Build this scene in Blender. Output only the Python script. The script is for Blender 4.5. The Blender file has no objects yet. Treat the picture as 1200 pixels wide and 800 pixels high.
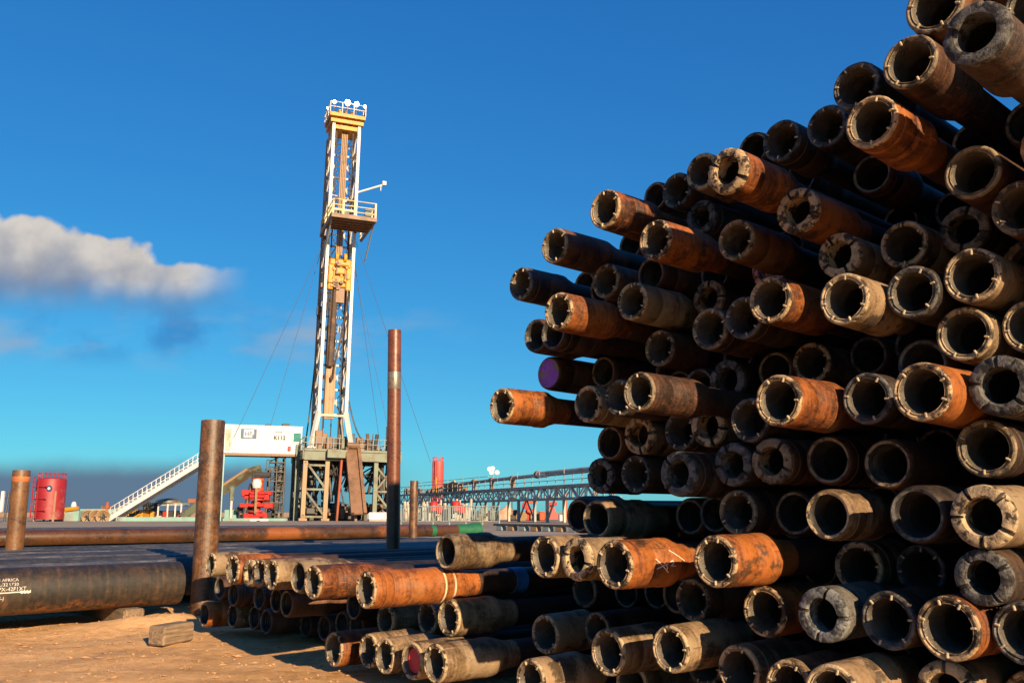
import bpy, bmesh, math, random
from mathutils import Vector, Matrix, noise, Euler
R_ = math.radians
random.seed(7); rng = random.Random(11)
S = bpy.context.scene
COL = S.collection

# ------------------------------------------------------------------ camera
CAM_H = 0.85
PITCH = math.atan(200/1050)
cam = bpy.data.cameras.new('camera'); cam_o = bpy.data.objects.new('camera', cam); COL.objects.link(cam_o)
cam.sensor_width = 36; cam.lens = 31.5; cam.clip_start = .05; cam.clip_end = 20000
cam_o.location = (0, 0, CAM_H); cam_o.rotation_euler = (math.pi/2 + PITCH, 0, 0)
S.camera = cam_o
# the yard direction every pipe lies along, and the direction across it (towards the sun)
AZ = math.atan(1200*math.cos(PITCH)/1050)
A = Vector((math.sin(AZ), math.cos(AZ), 0)); N = Vector((math.cos(AZ), -math.sin(AZ), 0))
YAW = math.pi/2 - AZ

# ------------------------------------------------------------------ sun and sky
SUN_EL = R_(20); SUN_PHI = R_(13)
sh = N*math.cos(SUN_PHI) - A*math.sin(SUN_PHI)
sun_dir = Vector((sh.x*math.cos(SUN_EL), sh.y*math.cos(SUN_EL), math.sin(SUN_EL)))
sl = bpy.data.lights.new('sun', 'SUN'); sl.energy = 5.0; sl.angle = R_(.5); sl.color = (1, .73, .44)
so = bpy.data.objects.new('sun', sl); COL.objects.link(so)
so.rotation_euler = sun_dir.to_track_quat('Z', 'Y').to_euler(); so.location = (10, -20, 30)
S.view_settings.view_transform = 'Standard'; S.view_settings.look = 'None'
EXPO = 1.1; S.view_settings.exposure = EXPO; S.view_settings.gamma = 1; S.view_settings.use_curve_mapping = False

class NT:
    """small node-tree builder"""
    def __init__(s, t): s.t = t; s.n = t.nodes; s.l = t.links
    def node(s, typ, **kw):
        d = s.n.new(typ)
        for k, v in kw.items(): setattr(d, k, v)
        return d
    def put(s, sock, v):
        if isinstance(v, bpy.types.NodeSocket): s.l.new(v, sock)
        elif v is not None:
            if sock.type == 'RGBA' and len(v) == 3: v = (*v, 1)
            sock.default_value = v
    def math(s, op, a, b=None, c=None, clamp=False):
        d = s.node('ShaderNodeMath', operation=op, use_clamp=clamp)
        for i, v in enumerate((a, b, c)):
            if v is not None: s.put(d.inputs[i], v)
        return d.outputs[0]
    def ramp(s, v, a, b, smooth=True):          # 0 at a, 1 at b
        d = s.node('ShaderNodeMapRange', interpolation_type='SMOOTHSTEP' if smooth else 'LINEAR')
        s.put(d.inputs[0], v); s.put(d.inputs[1], a); s.put(d.inputs[2], b); d.inputs[3].default_value = 0; d.inputs[4].default_value = 1
        return d.outputs[0]
    def mix(s, f, a, b, mode='MIX'):
        d = s.node('ShaderNodeMix', data_type='RGBA', blend_type=mode)
        s.put(d.inputs[0], f); s.put(d.inputs[6], a); s.put(d.inputs[7], b)
        return d.outputs[2]
    def noise(s, vec, scale, detail=5, rough=.55, w=None, dist=0):
        d = s.node('ShaderNodeTexNoise', noise_dimensions='4D' if w is not None else '3D')
        s.put(d.inputs['Vector'], vec); s.put(d.inputs['Scale'], scale); d.inputs['Detail'].default_value = detail
        d.inputs['Roughness'].default_value = rough; d.inputs['Distortion'].default_value = dist
        if w is not None: s.put(d.inputs['W'], w)
        return d.outputs[0]
    def cr(s, v, stops):
        d = s.node('ShaderNodeValToRGB'); e = d.color_ramp.elements
        while len(e) < len(stops): e.new(.5)
        for k, (p, c) in zip(e, stops): k.position = p; k.color = (*c, 1)
        s.put(d.inputs[0], v); return d.outputs[0]
    def scale(s, vec, sc):
        d = s.node('ShaderNodeMapping'); s.put(d.inputs[0], vec); d.inputs['Scale'].default_value = sc
        return d.outputs[0]

SKY_STRENGTH = 0.1; SKY_SAT = 1.25; SKY_TINT = (.8, .95, 1.05); SKY_CURVE = ((.265, .69), (.77, .72), (.90, .51))
W = bpy.data.worlds.new('World'); S.world = W; W.use_nodes = True
g = NT(W.node_tree); W.node_tree.nodes.clear()
sky = g.node('ShaderNodeTexSky', sky_type='NISHITA'); sky.sun_disc = False
sky.sun_elevation = SUN_EL; sky.sun_rotation = math.atan2(sun_dir.x, sun_dir.y)
sky.air_density = 1.0; sky.dust_density = 0.3; sky.ozone_density = 3.0; sky.altitude = 300
tc = g.node('ShaderNodeTexCoord')
sep = g.node('ShaderNodeSeparateXYZ'); g.l.new(tc.outputs['Generated'], sep.inputs[0])
dx, dy, dz = sep.outputs
dyc = g.math('MAXIMUM', dy, .02)
cu = g.math('DIVIDE', dx, dyc); cw = g.math('DIVIDE', dz, dyc)       # direction of the far cloud seen to the north-west
front = g.ramp(dy, .05, .2)
cv = g.node('ShaderNodeCombineXYZ'); g.put(cv.inputs[0], cu); g.put(cv.inputs[1], cw)
n1 = g.noise(cv.outputs[0], 11, 5, .5); n2 = g.noise(cv.outputs[0], 26, 5, .6)
n3 = g.noise(g.scale(cv.outputs[0], (1, 2.6, 1)), 7, 4, .5)
warp = g.math('ADD', g.math('MULTIPLY', g.math('SUBTRACT', n1, .5), .045), g.math('MULTIPLY', g.math('SUBTRACT', n2, .5), .012))
vo = g.node('ShaderNodeTexVoronoi', feature='SMOOTH_F1'); vo.inputs['Scale'].default_value = 26; vo.inputs['Smoothness'].default_value = .35
va = g.node('ShaderNodeVectorMath', operation='ADD'); g.put(va.inputs[0], cv.outputs[0]); nv = g.node('ShaderNodeTexNoise'); g.put(nv.inputs['Vector'], cv.outputs[0]); nv.inputs['Scale'].default_value = 30
vs_ = g.node('ShaderNodeVectorMath', operation='SCALE'); g.l.new(nv.outputs['Color'], vs_.inputs[0]); vs_.inputs['Scale'].default_value = .03; g.l.new(vs_.outputs[0], va.inputs[1]); g.l.new(va.outputs[0], vo.inputs['Vector'])
puff = g.math('SUBTRACT', .42, vo.outputs['Distance'])
wv = g.math('ADD', cw, warp)
t = g.math('ADD', cu, .60)                                             # 0 at the picture's left side, .28 at the cloud's tip
top = g.math('SUBTRACT', .347, g.math('MULTIPLY', t, .25))
bot = g.math('SUBTRACT', .218, g.math('MULTIPLY', t, .03))
m_top = g.ramp(g.math('SUBTRACT', wv, g.math('MULTIPLY', puff, .028)), g.math('ADD', top, .004), g.math('SUBTRACT', top, .008))
m_bot = g.ramp(wv, g.math('SUBTRACT', bot, .005), g.math('ADD', bot, .06))
m_tip = g.ramp(g.math('ADD', t, g.math('MULTIPLY', warp, .8)), .300, .215)
cloud = g.math('MULTIPLY', g.math('MULTIPLY', m_top, m_bot), g.math('MULTIPLY', m_tip, front))
lift = g.ramp(g.math('ADD', wv, g.math('MULTIPLY', puff, .05)), g.math('ADD', bot, .01), g.math('SUBTRACT', top, .01))
ccol = g.mix(lift, (.17, .24, .38), (.68, .635, .59))
ccol = g.mix(g.ramp(n2, .35, .7), ccol, g.mix(lift, (.15, .22, .35), (.55, .52, .50)))
# thin wisps below the cloud and a violet-grey bank lying on the western horizon
wisp = g.math('MULTIPLY', g.math('MULTIPLY', g.ramp(n3, .45, .75), g.math('MULTIPLY', g.ramp(cw, .14, .19), g.ramp(cw, .25, .195))),
              g.math('MULTIPLY', g.ramp(cu, -.02, -.18), .9))
bank = g.math('MULTIPLY', g.ramp(g.math('ADD', cw, g.math('MULTIPLY', warp, .35)), .066, .036), g.math('MULTIPLY', g.ramp(cu, -.06, -.30), front))
lp = g.math('MULTIPLY', bank, .92)
grade = g.node('ShaderNodeHueSaturation'); g.put(grade.inputs['Color'], sky.outputs[0])
grade.inputs['Saturation'].default_value = SKY_SAT; grade.inputs['Value'].default_value = 1.0
skyc = g.mix(1.0, grade.outputs[0], SKY_TINT, 'MULTIPLY')
K = 1/SKY_STRENGTH
# deep, polarised blue: a per-channel curve on the sky's own brightness
sp = g.node('ShaderNodeSeparateColor'); g.put(sp.inputs[0], skyc); cb = g.node('ShaderNodeCombineColor')
for i_, (k_, g_) in enumerate(SKY_CURVE):
    g.put(cb.inputs[i_], g.math('MULTIPLY', g.math('POWER', g.math('MULTIPLY', sp.outputs[i_], SKY_STRENGTH), g_), k_*K/2**EXPO))
skyc = cb.outputs[0]
K = K/2**EXPO
def k3(c): return g.mix(1.0, c, (K, K, K), 'MULTIPLY')
dwisp = g.math('MULTIPLY', g.math('MULTIPLY', g.ramp(n1, .42, .62), g.math('MULTIPLY', g.ramp(cw, .155, .195), g.ramp(cw, .25, .21))), g.math('MULTIPLY', g.math('MULTIPLY', g.ramp(cu, -.22, -.36), g.ramp(cu, -.62, -.46)), .55))
skyc = g.mix(dwisp, skyc, tuple(K*k for k in (.035, .18, .50)))
skyc = g.mix(wisp, skyc, tuple(K*k for k in (.30, .42, .58)))
skyc = g.mix(lp, skyc, tuple(K*k for k in (.115, .155, .255)))
skyc = g.mix(cloud, skyc, k3(ccol))
bg = g.node('ShaderNodeBackground'); g.put(bg.inputs[0], skyc); bg.inputs[1].default_value = SKY_STRENGTH
wo = g.node('ShaderNodeOutputWorld'); g.l.new(bg.outputs[0], wo.inputs[0])

# ------------------------------------------------------------------ helpers
class MB:
    """collects shapes into one mesh"""
    def __init__(s): s.v = []; s.f = []; s.m = []; s.cur = 0
    def add(s, vs, fs):
        o = len(s.v); s.v += [tuple(v) for v in vs]; s.f += [tuple(i+o for i in f) for f in fs]; s.m += [s.cur]*len(fs)
    def box(s, c, d, rot=None, bev=0):
        x, y, z = (k/2 for k in d)
        if bev:
            b = min(bev, x*.9, y*.9, z*.9); vs = []
            for sx in (-1, 1):
                for sy in (-1, 1):
                    for sz in (-1, 1):
                        vs += [(sx*(x-b), sy*(y-b), sz*z), (sx*(x-b), sy*y, sz*(z-b)), (sx*x, sy*(y-b), sz*(z-b))]
            bm = bmesh.new(); [bm.verts.new(v) for v in vs]
            bmesh.ops.convex_hull(bm, input=bm.verts); bm.verts.index_update()
            vs = [v.co.copy() for v in bm.verts]; fs = [[v.index for v in f.verts] for f in bm.faces]; bm.free()
        else:
            vs = [Vector((sx*x, sy*y, sz*z)) for sx in (-1, 1) for sy in (-1, 1) for sz in (-1, 1)]
            fs = [(0, 1, 3, 2), (4, 6, 7, 5), (0, 4, 5, 1), (2, 3, 7, 6), (0, 2, 6, 4), (1, 5, 7, 3)]
        if rot is not None: vs = [rot @ Vector(v) for v in vs]
        s.add([Vector(v)+Vector(c) for v in vs], fs)
    def bar(s, p, q, r, n=6, r2=None, square=False):
        p = Vector(p); q = Vector(q); d = q-p; L = d.length
        if L < 1e-6: return
        m = d.to_track_quat('Z', 'Y').to_matrix(); r2 = r if r2 is None else r2
        if square: n = 4
        o = math.pi/4 if square else 0; k = math.sqrt(2) if square else 1
        vs = [p + m @ Vector((math.cos(o+2*math.pi*i/n)*r*k, math.sin(o+2*math.pi*i/n)*r*k, 0)) for i in range(n)]
        vs += [q + m @ Vector((math.cos(o+2*math.pi*i/n)*r2*k, math.sin(o+2*math.pi*i/n)*r2*k, 0)) for i in range(n)]
        s.add(vs, [(i, (i+1) % n, n+(i+1) % n, n+i) for i in range(n)] + [tuple(range(n))[::-1], tuple(range(n, 2*n))])
    def path(s, pts, r, n=6):
        for p, q in zip(pts, pts[1:]): s.bar(p, q, r, n)
    def lathe(s, prof, n=32, axis='X', closed=False, amp=0, seed=0, jit=None, caps=True, org=(0, 0, 0)):
        """prof: list of (x, r); revolved about the axis"""
        o = len(s.v); k = len(prof); rr = random.Random(seed); O = Vector(org)
        for (x, r) in prof:
            for i in range(n):
                a = 2*math.pi*i/n; c, sn = math.cos(a), math.sin(a); q = r; xx = x
                if amp:
                    nv = noise.noise(Vector((c*3+seed*7.1, sn*3, x*14))) + .6*noise.noise(Vector((c*9+seed*3.3, sn*9, x*45)))
                    q = r*(1+amp*nv); xx = x + amp*.05*noise.noise(Vector((c*6, sn*6+seed, 4.2)))
                if jit: xx, q = jit(xx, q, a)
                v = (xx, c*q, sn*q) if axis == 'X' else (c*q, sn*q, xx)
                s.v.append(tuple(Vector(v)+O))
        rows = list(range(k-1)) + ([k-1] if closed else [])
        for j in rows:
            j2 = (j+1) % k
            for i in range(n):
                i2 = (i+1) % n; f = (o+j*n+i, o+j*n+i2, o+j2*n+i2, o+j2*n+i)
                s.f.append(f if axis == 'Z' else f[::-1]); s.m.append(s.cur)
        if caps and not closed:
            s.f.append(tuple(o+i for i in range(n))[::-1] if axis == 'Z' else tuple(o+i for i in range(n))); s.m.append(s.cur)
            b = o+(k-1)*n
            s.f.append(tuple(b+i for i in range(n)) if axis == 'Z' else tuple(b+i for i in range(n))[::-1]); s.m.append(s.cur)
    def mesh(s, name, mats, smooth=False, angle=35):
        me = bpy.data.meshes.new(name); me.from_pydata(s.v, [], s.f)
        for m in (mats if isinstance(mats, (list, tuple)) else [mats]): me.materials.append(m)
        for p, mi in zip(me.polygons, s.m): p.material_index = mi
        bm = bmesh.new(); bm.from_mesh(me); bmesh.ops.recalc_face_normals(bm, faces=bm.faces)
        if smooth:
            for f in bm.faces: f.smooth = True
            for e in bm.edges:
                e.smooth = not (len(e.link_faces) == 2 and e.calc_face_angle(0) > R_(angle))
        bm.to_mesh(me); bm.free(); me.update()
        return me
    def build(s, name, mats, parent=None, smooth=False, angle=35, loc=None, rz=None):
        return link(name, s.mesh(name, mats, smooth, angle), parent, loc, rz)
def link(name, me, parent=None, loc=None, rz=None):
    o = bpy.data.objects.new(name, me); COL.objects.link(o)
    if parent: o.parent = parent
    if loc is not None: o.location = loc
    if rz is not None: o.rotation_euler = (0, 0, rz)
    return o
def tag(o, label, cat, group=None):
    o['label'] = label; o['category'] = cat
    if group: o['group'] = group
    return o
def thing(name, label, cat, loc=(0, 0, 0), rz=0, group=None):
    o = bpy.data.objects.new(name, None); COL.objects.link(o); o.location = loc; o.rotation_euler = (0, 0, rz)
    o.empty_display_size = .2
    return tag(o, label, cat, group)
def structure(o): o['kind'] = 'structure'; return o
def site(px, py, Y):
    """surveyed point at forward distance Y, from its bearing and elevation in the photograph"""
    xx = (px-600)/1050; yy = (400-py)/1050
    c, s_ = math.cos(PITCH), math.sin(PITCH); d = Vector((xx, c-yy*s_, s_+yy*c))
    return Vector((0, 0, CAM_H)) + d*(Y/d.y)
def gnd(px, Y, z=0):
    p = site(px, 600, Y); p.z = z; return p
def yard(u, s, z=0):
    p = N*u + A*s; p.z = z; return p

# ------------------------------------------------------------------ materials
def mat(name, base=(.5, .5, .5), rough=.6, metal=0, var=.25, nscale=6, bump=.15, bscale=40, dirt=None, dscale=2.5, damt=(.5, .7), spec=.5, emit=None):
    """painted or raw surface with uneven tone, dirt patches and a little relief"""
    m = bpy.data.materials.new(name); m.use_nodes = True; g = NT(m.node_tree); b = g.n['Principled BSDF']
    tc = g.node('ShaderNodeTexCoord').outputs['Object']; oi = g.node('ShaderNodeObjectInfo').outputs['Random']
    w = g.math('MULTIPLY', oi, 40)
    n = g.noise(tc, nscale, 6, .6, w)
    lo = tuple(c*(1-var) for c in base); hi = tuple(min(1, c*(1+var)) for c in base)
    c = g.cr(n, [(.3, lo), (.7, hi)])
    if dirt:
        dn = g.noise(tc, dscale, 7, .65, w)
        c = g.mix(g.ramp(dn, *damt), c, dirt)
    g.put(b.inputs['Base Color'], c)
    g.put(b.inputs['Roughness'], g.math('ADD', rough-.1, g.math('MULTIPLY', n, .2)))
    b.inputs['Metallic'].default_value = metal; b.inputs['Specular IOR Level'].default_value = spec
    if bump:
        bp = g.node('ShaderNodeBump'); bp.inputs['Strength'].default_value = bump; bp.inputs['Distance'].default_value = .01
        g.put(bp.inputs['Height'], g.noise(tc, bscale, 4, .6, w)); g.put(b.inputs['Normal'], bp.outputs[0])
    if emit:
        g.put(b.inputs['Emission Color'], emit[0]); b.inputs['Emission Strength'].default_value = emit[1]
    return m
def steel_mat(name, dark, mid, light, mud, mudamt=(.52, .66), rough=.62, ringamt=.5, scale=7, spec=.4, bump=.6, grease=0):
    """weathered pipe steel: rust in patches, wear rings round the pipe, flakes, dried mud"""
    m = bpy.data.materials.new(name); m.use_nodes = True; g = NT(m.node_tree); b = g.n['Principled BSDF']
    tc = g.node('ShaderNodeTexCoord').outputs['Object']; oi = g.node('ShaderNodeObjectInfo').outputs['Random']
    w = g.math('MULTIPLY', oi, 60)
    n = g.noise(tc, scale, 8, .62, w, .6); fine = g.noise(tc, scale*7, 6, .7, w)
    ring = g.noise(g.scale(tc, (70, 5, 5)), 1.0, 4, .6, w)
    scr = g.noise(g.scale(tc, (5, 60, 60)), 1.0, 3, .6, w)
    vf = g.noise(tc, scale*24, 3, .6, w)
    v = g.math('ADD', g.math('MULTIPLY', n, .56), g.math('ADD', g.math('MULTIPLY', fine, .30), g.math('MULTIPLY', vf, .14)))
    v = g.math('ADD', v, g.math('MULTIPLY', g.math('SUBTRACT', ring, .5), ringamt*.55))
    v = g.math('ADD', v, g.math('MULTIPLY', g.math('SUBTRACT', oi, .5), .14))
    c = g.cr(v, [(.39, dark), (.475, mid), (.545, light), (.64, tuple(min(1, k*1.25) for k in light))])
    c = g.mix(g.math('MULTIPLY', g.ramp(g.noise(tc, scale*.6, 7, .68, g.math('ADD', w, 9)), *mudamt), .85), c, g.mix(fine, tuple(k*.7 for k in mud), mud))
    if grease: c = g.mix(g.math('MULTIPLY', g.ramp(g.noise(tc, scale*.9, 8, .7, g.math('ADD', w, 21)), .53, .60), grease), c, g.mix(vf, (.010, .007, .005), (.035, .022, .013)))
    c = g.mix(g.math('MULTIPLY', g.ramp(scr, .62, .72), .5), c, tuple(k*.45 for k in dark))
    scrape = g.noise(g.scale(tc, (7, 85, 85)), 1.0, 4, .6, g.math('ADD', w, 4))
    c = g.mix(g.math('MULTIPLY', g.ramp(scrape, .60, .68), .55), c, tuple(min(1, k*1.35) for k in light))
    line = g.noise(g.scale(tc, (110, .6, .6)), 1.0, 2, .5, w)
    c = g.mix(g.math('MULTIPLY', g.ramp(line, .64, .70), .55), c, tuple(k*.5 for k in dark))
    c = g.mix(g.ramp(fine, .62, .70), c, (.014, .010, .008)); c = g.mix(g.math('MULTIPLY', g.ramp(vf, .63, .72), .6), c, tuple(min(1, k*1.5) for k in mud))
    g.put(b.inputs['Base Color'], c)
    g.put(b.inputs['Roughness'], g.math('ADD', rough-.18, g.math('MULTIPLY', fine, .36)))
    b.inputs['Specular IOR Level'].default_value = spec
    bp = g.node('ShaderNodeBump'); bp.inputs['Strength'].default_value = bump; bp.inputs['Distance'].default_value = .007
    g.put(bp.inputs['Height'], g.math('ADD', g.math('MULTIPLY', fine, .8), g.math('ADD', n, g.math('MULTIPLY', ring, ringamt))))
    g.put(b.inputs['Normal'], bp.outputs[0])
    return m
# ------------------------------------------------------------------ the ground
def ground_mat():
    m = bpy.data.materials.new('sandy_caliche'); m.use_nodes = True; g = NT(m.node_tree); b = g.n['Principled BSDF']
    tc = g.node('ShaderNodeTexCoord').outputs['Object']
    n = g.noise(tc, .9, 8, .6); f = g.noise(tc, 14, 8, .7); ff = g.noise(tc, 90, 4, .7)
    ruts = g.noise(g.scale(tc, (1.2, 6, 1)), 1.0, 6, .65)
    v = g.math('ADD', g.math('MULTIPLY', n, .45), g.math('ADD', g.math('MULTIPLY', f, .3), g.math('MULTIPLY', ruts, .25)))
    c = g.cr(v, [(.36, (.30, .15, .055)), (.45, (.50, .285, .125)), (.54, (.62, .37, .175)), (.66, (.70, .46, .24))])
    c = g.mix(g.ramp(ff, .62, .72), c, (.22, .12, .055)); c = g.mix(g.ramp(ff, .36, .28), c, (.70, .54, .36))
    g.put(b.inputs['Base Color'], c); b.inputs['Roughness'].default_value = .95; b.inputs['Specular IOR Level'].default_value = .1
    bp = g.node('ShaderNodeBump'); bp.inputs['Strength'].default_value = .8; bp.inputs['Distance'].default_value = .02
    g.put(bp.inputs['Height'], g.math('ADD', f, g.math('MULTIPLY', ff, .5))); g.put(b.inputs['Normal'], bp.outputs[0])
    return m
M_GROUND = ground_mat()
POST_MID = site(247, 705, 7.55)
MOUND = yard(-7.25, 2.75)
def gz(x, y):
    if x < -9 or x > 3.2 or y < 1.5 or y > 13: return 0
    e = min(1, (x+9), (3.2-x), (y-1.5), (13-y)); e = max(0, min(1, e))
    h = .022*noise.noise(Vector((x*.9, y*.9, 1))) + .012*noise.noise(Vector((x*3.1, y*3.1, 5))) + .009*noise.noise(Vector((x*9, y*9, 2))) + .006*noise.noise(Vector((x*23, y*23, 7)))
    rut = (x*A.x+y*A.y)*.0 + (x*N.x+y*N.y); h += .016*math.sin(rut*7.5+1.5*noise.noise(Vector((x*.6, y*.6, 3))))*max(0, noise.noise(Vector((x*.5, y*.5, 8)))+.25)
    d = Vector((x, y, 0))-MOUND; du = d.dot(N)/.28; ds = d.dot(A)/.55
    h += .075*math.exp(-du*du-ds*ds)*(1+.35*noise.noise(Vector((x*6, y*6, 9))))
    return h*e - .012
xs = [-4000, -1200, -400, -150, -60, -30, -18, -12] + [-9+.04*i for i in range(int(12.2/.04)+1)] + [4, 6, 10, 20, 50, 150, 400, 1200, 4000]
ys = [-4000, -600, -100, -30, -10, -3, 0, 1] + [1.5+.04*i for i in range(int(11.5/.04)+1)] + [14, 17, 22, 30, 45, 70, 110, 200, 400, 1000, 4000]
gm = MB(); gm.v = [(x, y, gz(x, y)) for y in ys for x in xs]; nx = len(xs)
gm.f = [(j*nx+i, j*nx+i+1, (j+1)*nx+i+1, (j+1)*nx+i) for j in range(len(ys)-1) for i in range(nx-1)]; gm.m = [0]*len(gm.f)
structure(gm.build('ground', M_GROUND, smooth=True, angle=180))
pad_m = mat('grey_gravel_pad', (.20, .165, .13), .95, var=.3, nscale=.4, bump=.4, bscale=8, dirt=(.30, .22, .15), dscale=.15)
pd = MB(); pd.add([(-160, 27, .004), (160, 27, .004), (160, 170, .004), (-160, 170, .004)], [(0, 1, 2, 3)]); structure(pd.build('gravel_pad', pad_m))
# loose stones and clods
M_STONE = mat('pale_stone', (.42, .24, .115), .9, var=.5, nscale=3)
pb = MB(); rs = random.Random(5)
ico = [(0, 0, 1), (.9, 0, .3), (.28, .85, .35), (-.72, .53, .3), (-.72, -.53, .3), (.28, -.85, .35), (0, 0, -.4)]
icf = [(0, 1, 2), (0, 2, 3), (0, 3, 4), (0, 4, 5), (0, 5, 1), (6, 2, 1), (6, 3, 2), (6, 4, 3), (6, 5, 4), (6, 1, 5)]
for i in range(9000):
    y = 2.6+rs.random()**1.3*6.5; x = -.68*y-.6 + rs.random()*(.62*y+1.2)
    r = .0025 + .012*rs.random()**5 + (.022*rs.random() if rs.random() < .008 else 0); a = rs.uniform(0, 6.28)
    z = gz(x, y); c, sn = math.cos(a), math.sin(a); sx, sy, sz = rs.uniform(.7, 1.4), rs.uniform(.7, 1.2), rs.uniform(.5, .9)
    pb.add([(x+r*(p[0]*sx*c-p[1]*sy*sn), y+r*(p[0]*sx*sn+p[1]*sy*c), z+r*p[2]*sz) for p in ico], icf)
for i in range(420):          # clods, rust flakes and splinters lying thicker beside the stack
    y = rs.uniform(4.2, 8.2); x = -.60*y+.4+rs.gauss(0, .9); r = .006+.016*rs.random()**2; a = rs.uniform(0, 6.28); z = gz(x, y); c, sn = math.cos(a), math.sin(a); sx, sz = rs.uniform(1, 3.2), rs.uniform(.25, .7)
    pb.add([(x+r*(p[0]*sx*c-p[1]*sn), y+r*(p[0]*sx*sn+p[1]*c), z+r*p[2]*sz) for p in ico], icf)
st = pb.build('loose_stones', M_STONE); st['kind'] = 'stuff'; st['label'] = 'small stones and clods scattered on sandy ground'

# ------------------------------------------------------------------ timbers and posts
def wood():
    m = bpy.data.materials.new('weathered_timber'); m.use_nodes = True; g = NT(m.node_tree); b = g.n['Principled BSDF']
    tc = g.node('ShaderNodeTexCoord').outputs['Object']
    gr = g.noise(g.scale(tc, (3, 60, 60)), 1.0, 5, .65); n = g.noise(tc, 8, 5, .6)
    c = g.cr(g.math('ADD', g.math('MULTIPLY', gr, .7), g.math('MULTIPLY', n, .3)), [(.35, (.06, .04, .025)), (.5, (.17, .115, .07)), (.65, (.28, .20, .13))])
    g.put(b.inputs['Base Color'], c); b.inputs['Roughness'].default_value = .9
    bp = g.node('ShaderNodeBump'); bp.inputs['Strength'].default_value = .7; bp.inputs['Distance'].default_value = .004
    g.put(bp.inputs['Height'], gr); g.put(b.inputs['Normal'], bp.outputs[0]); return m
M_WOOD = wood()
def timber(label, loc, L, w, h, rz, group=None):
    b = MB(); b.box((L/2, 0, h/2), (L, w, h), bev=.012)
    o = b.build('timber_block', M_WOOD, None, loc=loc, rz=rz); tag(o, label, 'timber', group); return o
timber('short squared timber block lying on the sand in front of the dirt heap', gnd(193, 6.15), .30, .135, .125, YAW+.5)
bpy.data.objects['timber_block'].location.z = -.01
for q, (s0, nm) in enumerate(((2.62, 'squat timber sleeper under the right end of the stencilled casing'), (-1.2, 'timber sleeper under the casing rows, out in the shade at left'), (7.2, 'timber sleeper under the casing rows behind the drill pipes'))):
    timber(nm, yard(-7.35, s0, -.02), 4.3, .16, .132, YAW+math.pi/2, 'sleepers under the casing rows')
for q, (s0, nm) in enumerate(((3.75, 'timber bearer under the drill pipe stack nearest the pipe ends'), (7.5, 'timber bearer deep under the middle of the drill pipe stack'), (11.0, 'timber bearer under the far end of the drill pipe stack'))):
    b = MB(); b.box((0, 0, .0), (5.9, .12, .03)); o = b.build('timber_bearer', M_WOOD, None, loc=yard(-3.55, s0+.2, .003), rz=YAW+math.pi/2); tag(o, nm, 'timber', 'bearers under the drill pipes')

M_POST_RUST = steel_mat('post_rust_brown', (.034, .015, .006), (.105, .044, .013), (.18, .082, .026), (.19, .12, .06), (.60, .74), .5, .35, 5, .6, .5)
M_POST_DARK = steel_mat('post_dark_rust', (.024, .011, .005), (.075, .031, .010), (.13, .058, .019), (.13, .08, .04), (.62, .76), .5, .35, 5, .5, .5)
M_POST_RED = steel_mat('post_red_rust', (.035, .011, .007), (.075, .021, .010), (.12, .036, .015), (.14, .07, .04), (.66, .8), .42, .25, 4, .5, .3)
M_GREYMETAL = mat('worn_grey_metal', (.20, .18, .155), .4, metal=.5, var=.3, dirt=(.16, .07, .03), dscale=7)
def post(label, base, top, r, m, bands=()):
    base = Vector(base); d = Vector(top)-base; L = d.length
    t = thing('pipe_post', label, 'post', base, 0, 'steel posts holding the pipe rows')
    t.rotation_euler = d.to_track_quat('Z', 'Y').to_euler()
    b = MB(); b.lathe([(-.25, r), (L*.35, r), (L*.7, r*1.004), (L-.006, r), (L, r*.985), (L, r*.86), (L-.30, r*.85)], 36, axis='Z', amp=.006, seed=int(L*100))
    b.build('post_tube', m, t, True)
    for z0, z1, bm_, nm in bands:
        c = MB(); c.lathe([(z0, r*1.0), (z0+.004, r*1.018), (z1-.004, r*1.018), (z1, r)], 36, axis='Z', amp=.006, seed=2, caps=False); c.build(nm, bm_, t, True)
    return t
p1 = site(238, 700, 7.55); p1.z = -.02; p2 = site(250, 493, 7.6)
post('thick rusty brown post beside the stencilled casing, left of the drill pipes', p1, p2, .098, M_POST_RUST)
q1 = site(461.5, 640, 10.3); q1.z = 0; q2 = site(462.5, 387, 10.3); 
post('tallest red-rust post with a grey bare band, between the rig and the drill pipes', q1, q2, .077, M_POST_RED, ((site(462, 456, 10.3).z, site(462, 436, 10.3).z, M_GREYMETAL, 'bare_band'),))
e1 = site(17.5, 639, 10.4); e1.z = 0; e2 = site(25.5, 551, 10.4)
M_ORBAND = mat('orange_paint_band', (.45, .12, .03), .6, var=.3, dirt=(.2, .08, .03))
post('leaning rusty post with orange band, at the left in front of the red silo', e1, e2, .094, M_POST_DARK, (((e2-e1).length-.13, (e2-e1).length-.07, M_ORBAND, 'orange_band'),))
f1 = site(484, 625, 23); f1.z = 0; f2 = site(485.5, 563, 23)
post('distant tan rusty post standing before the green-capped pipe', f1, f2, .105, M_POST_RUST)

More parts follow.
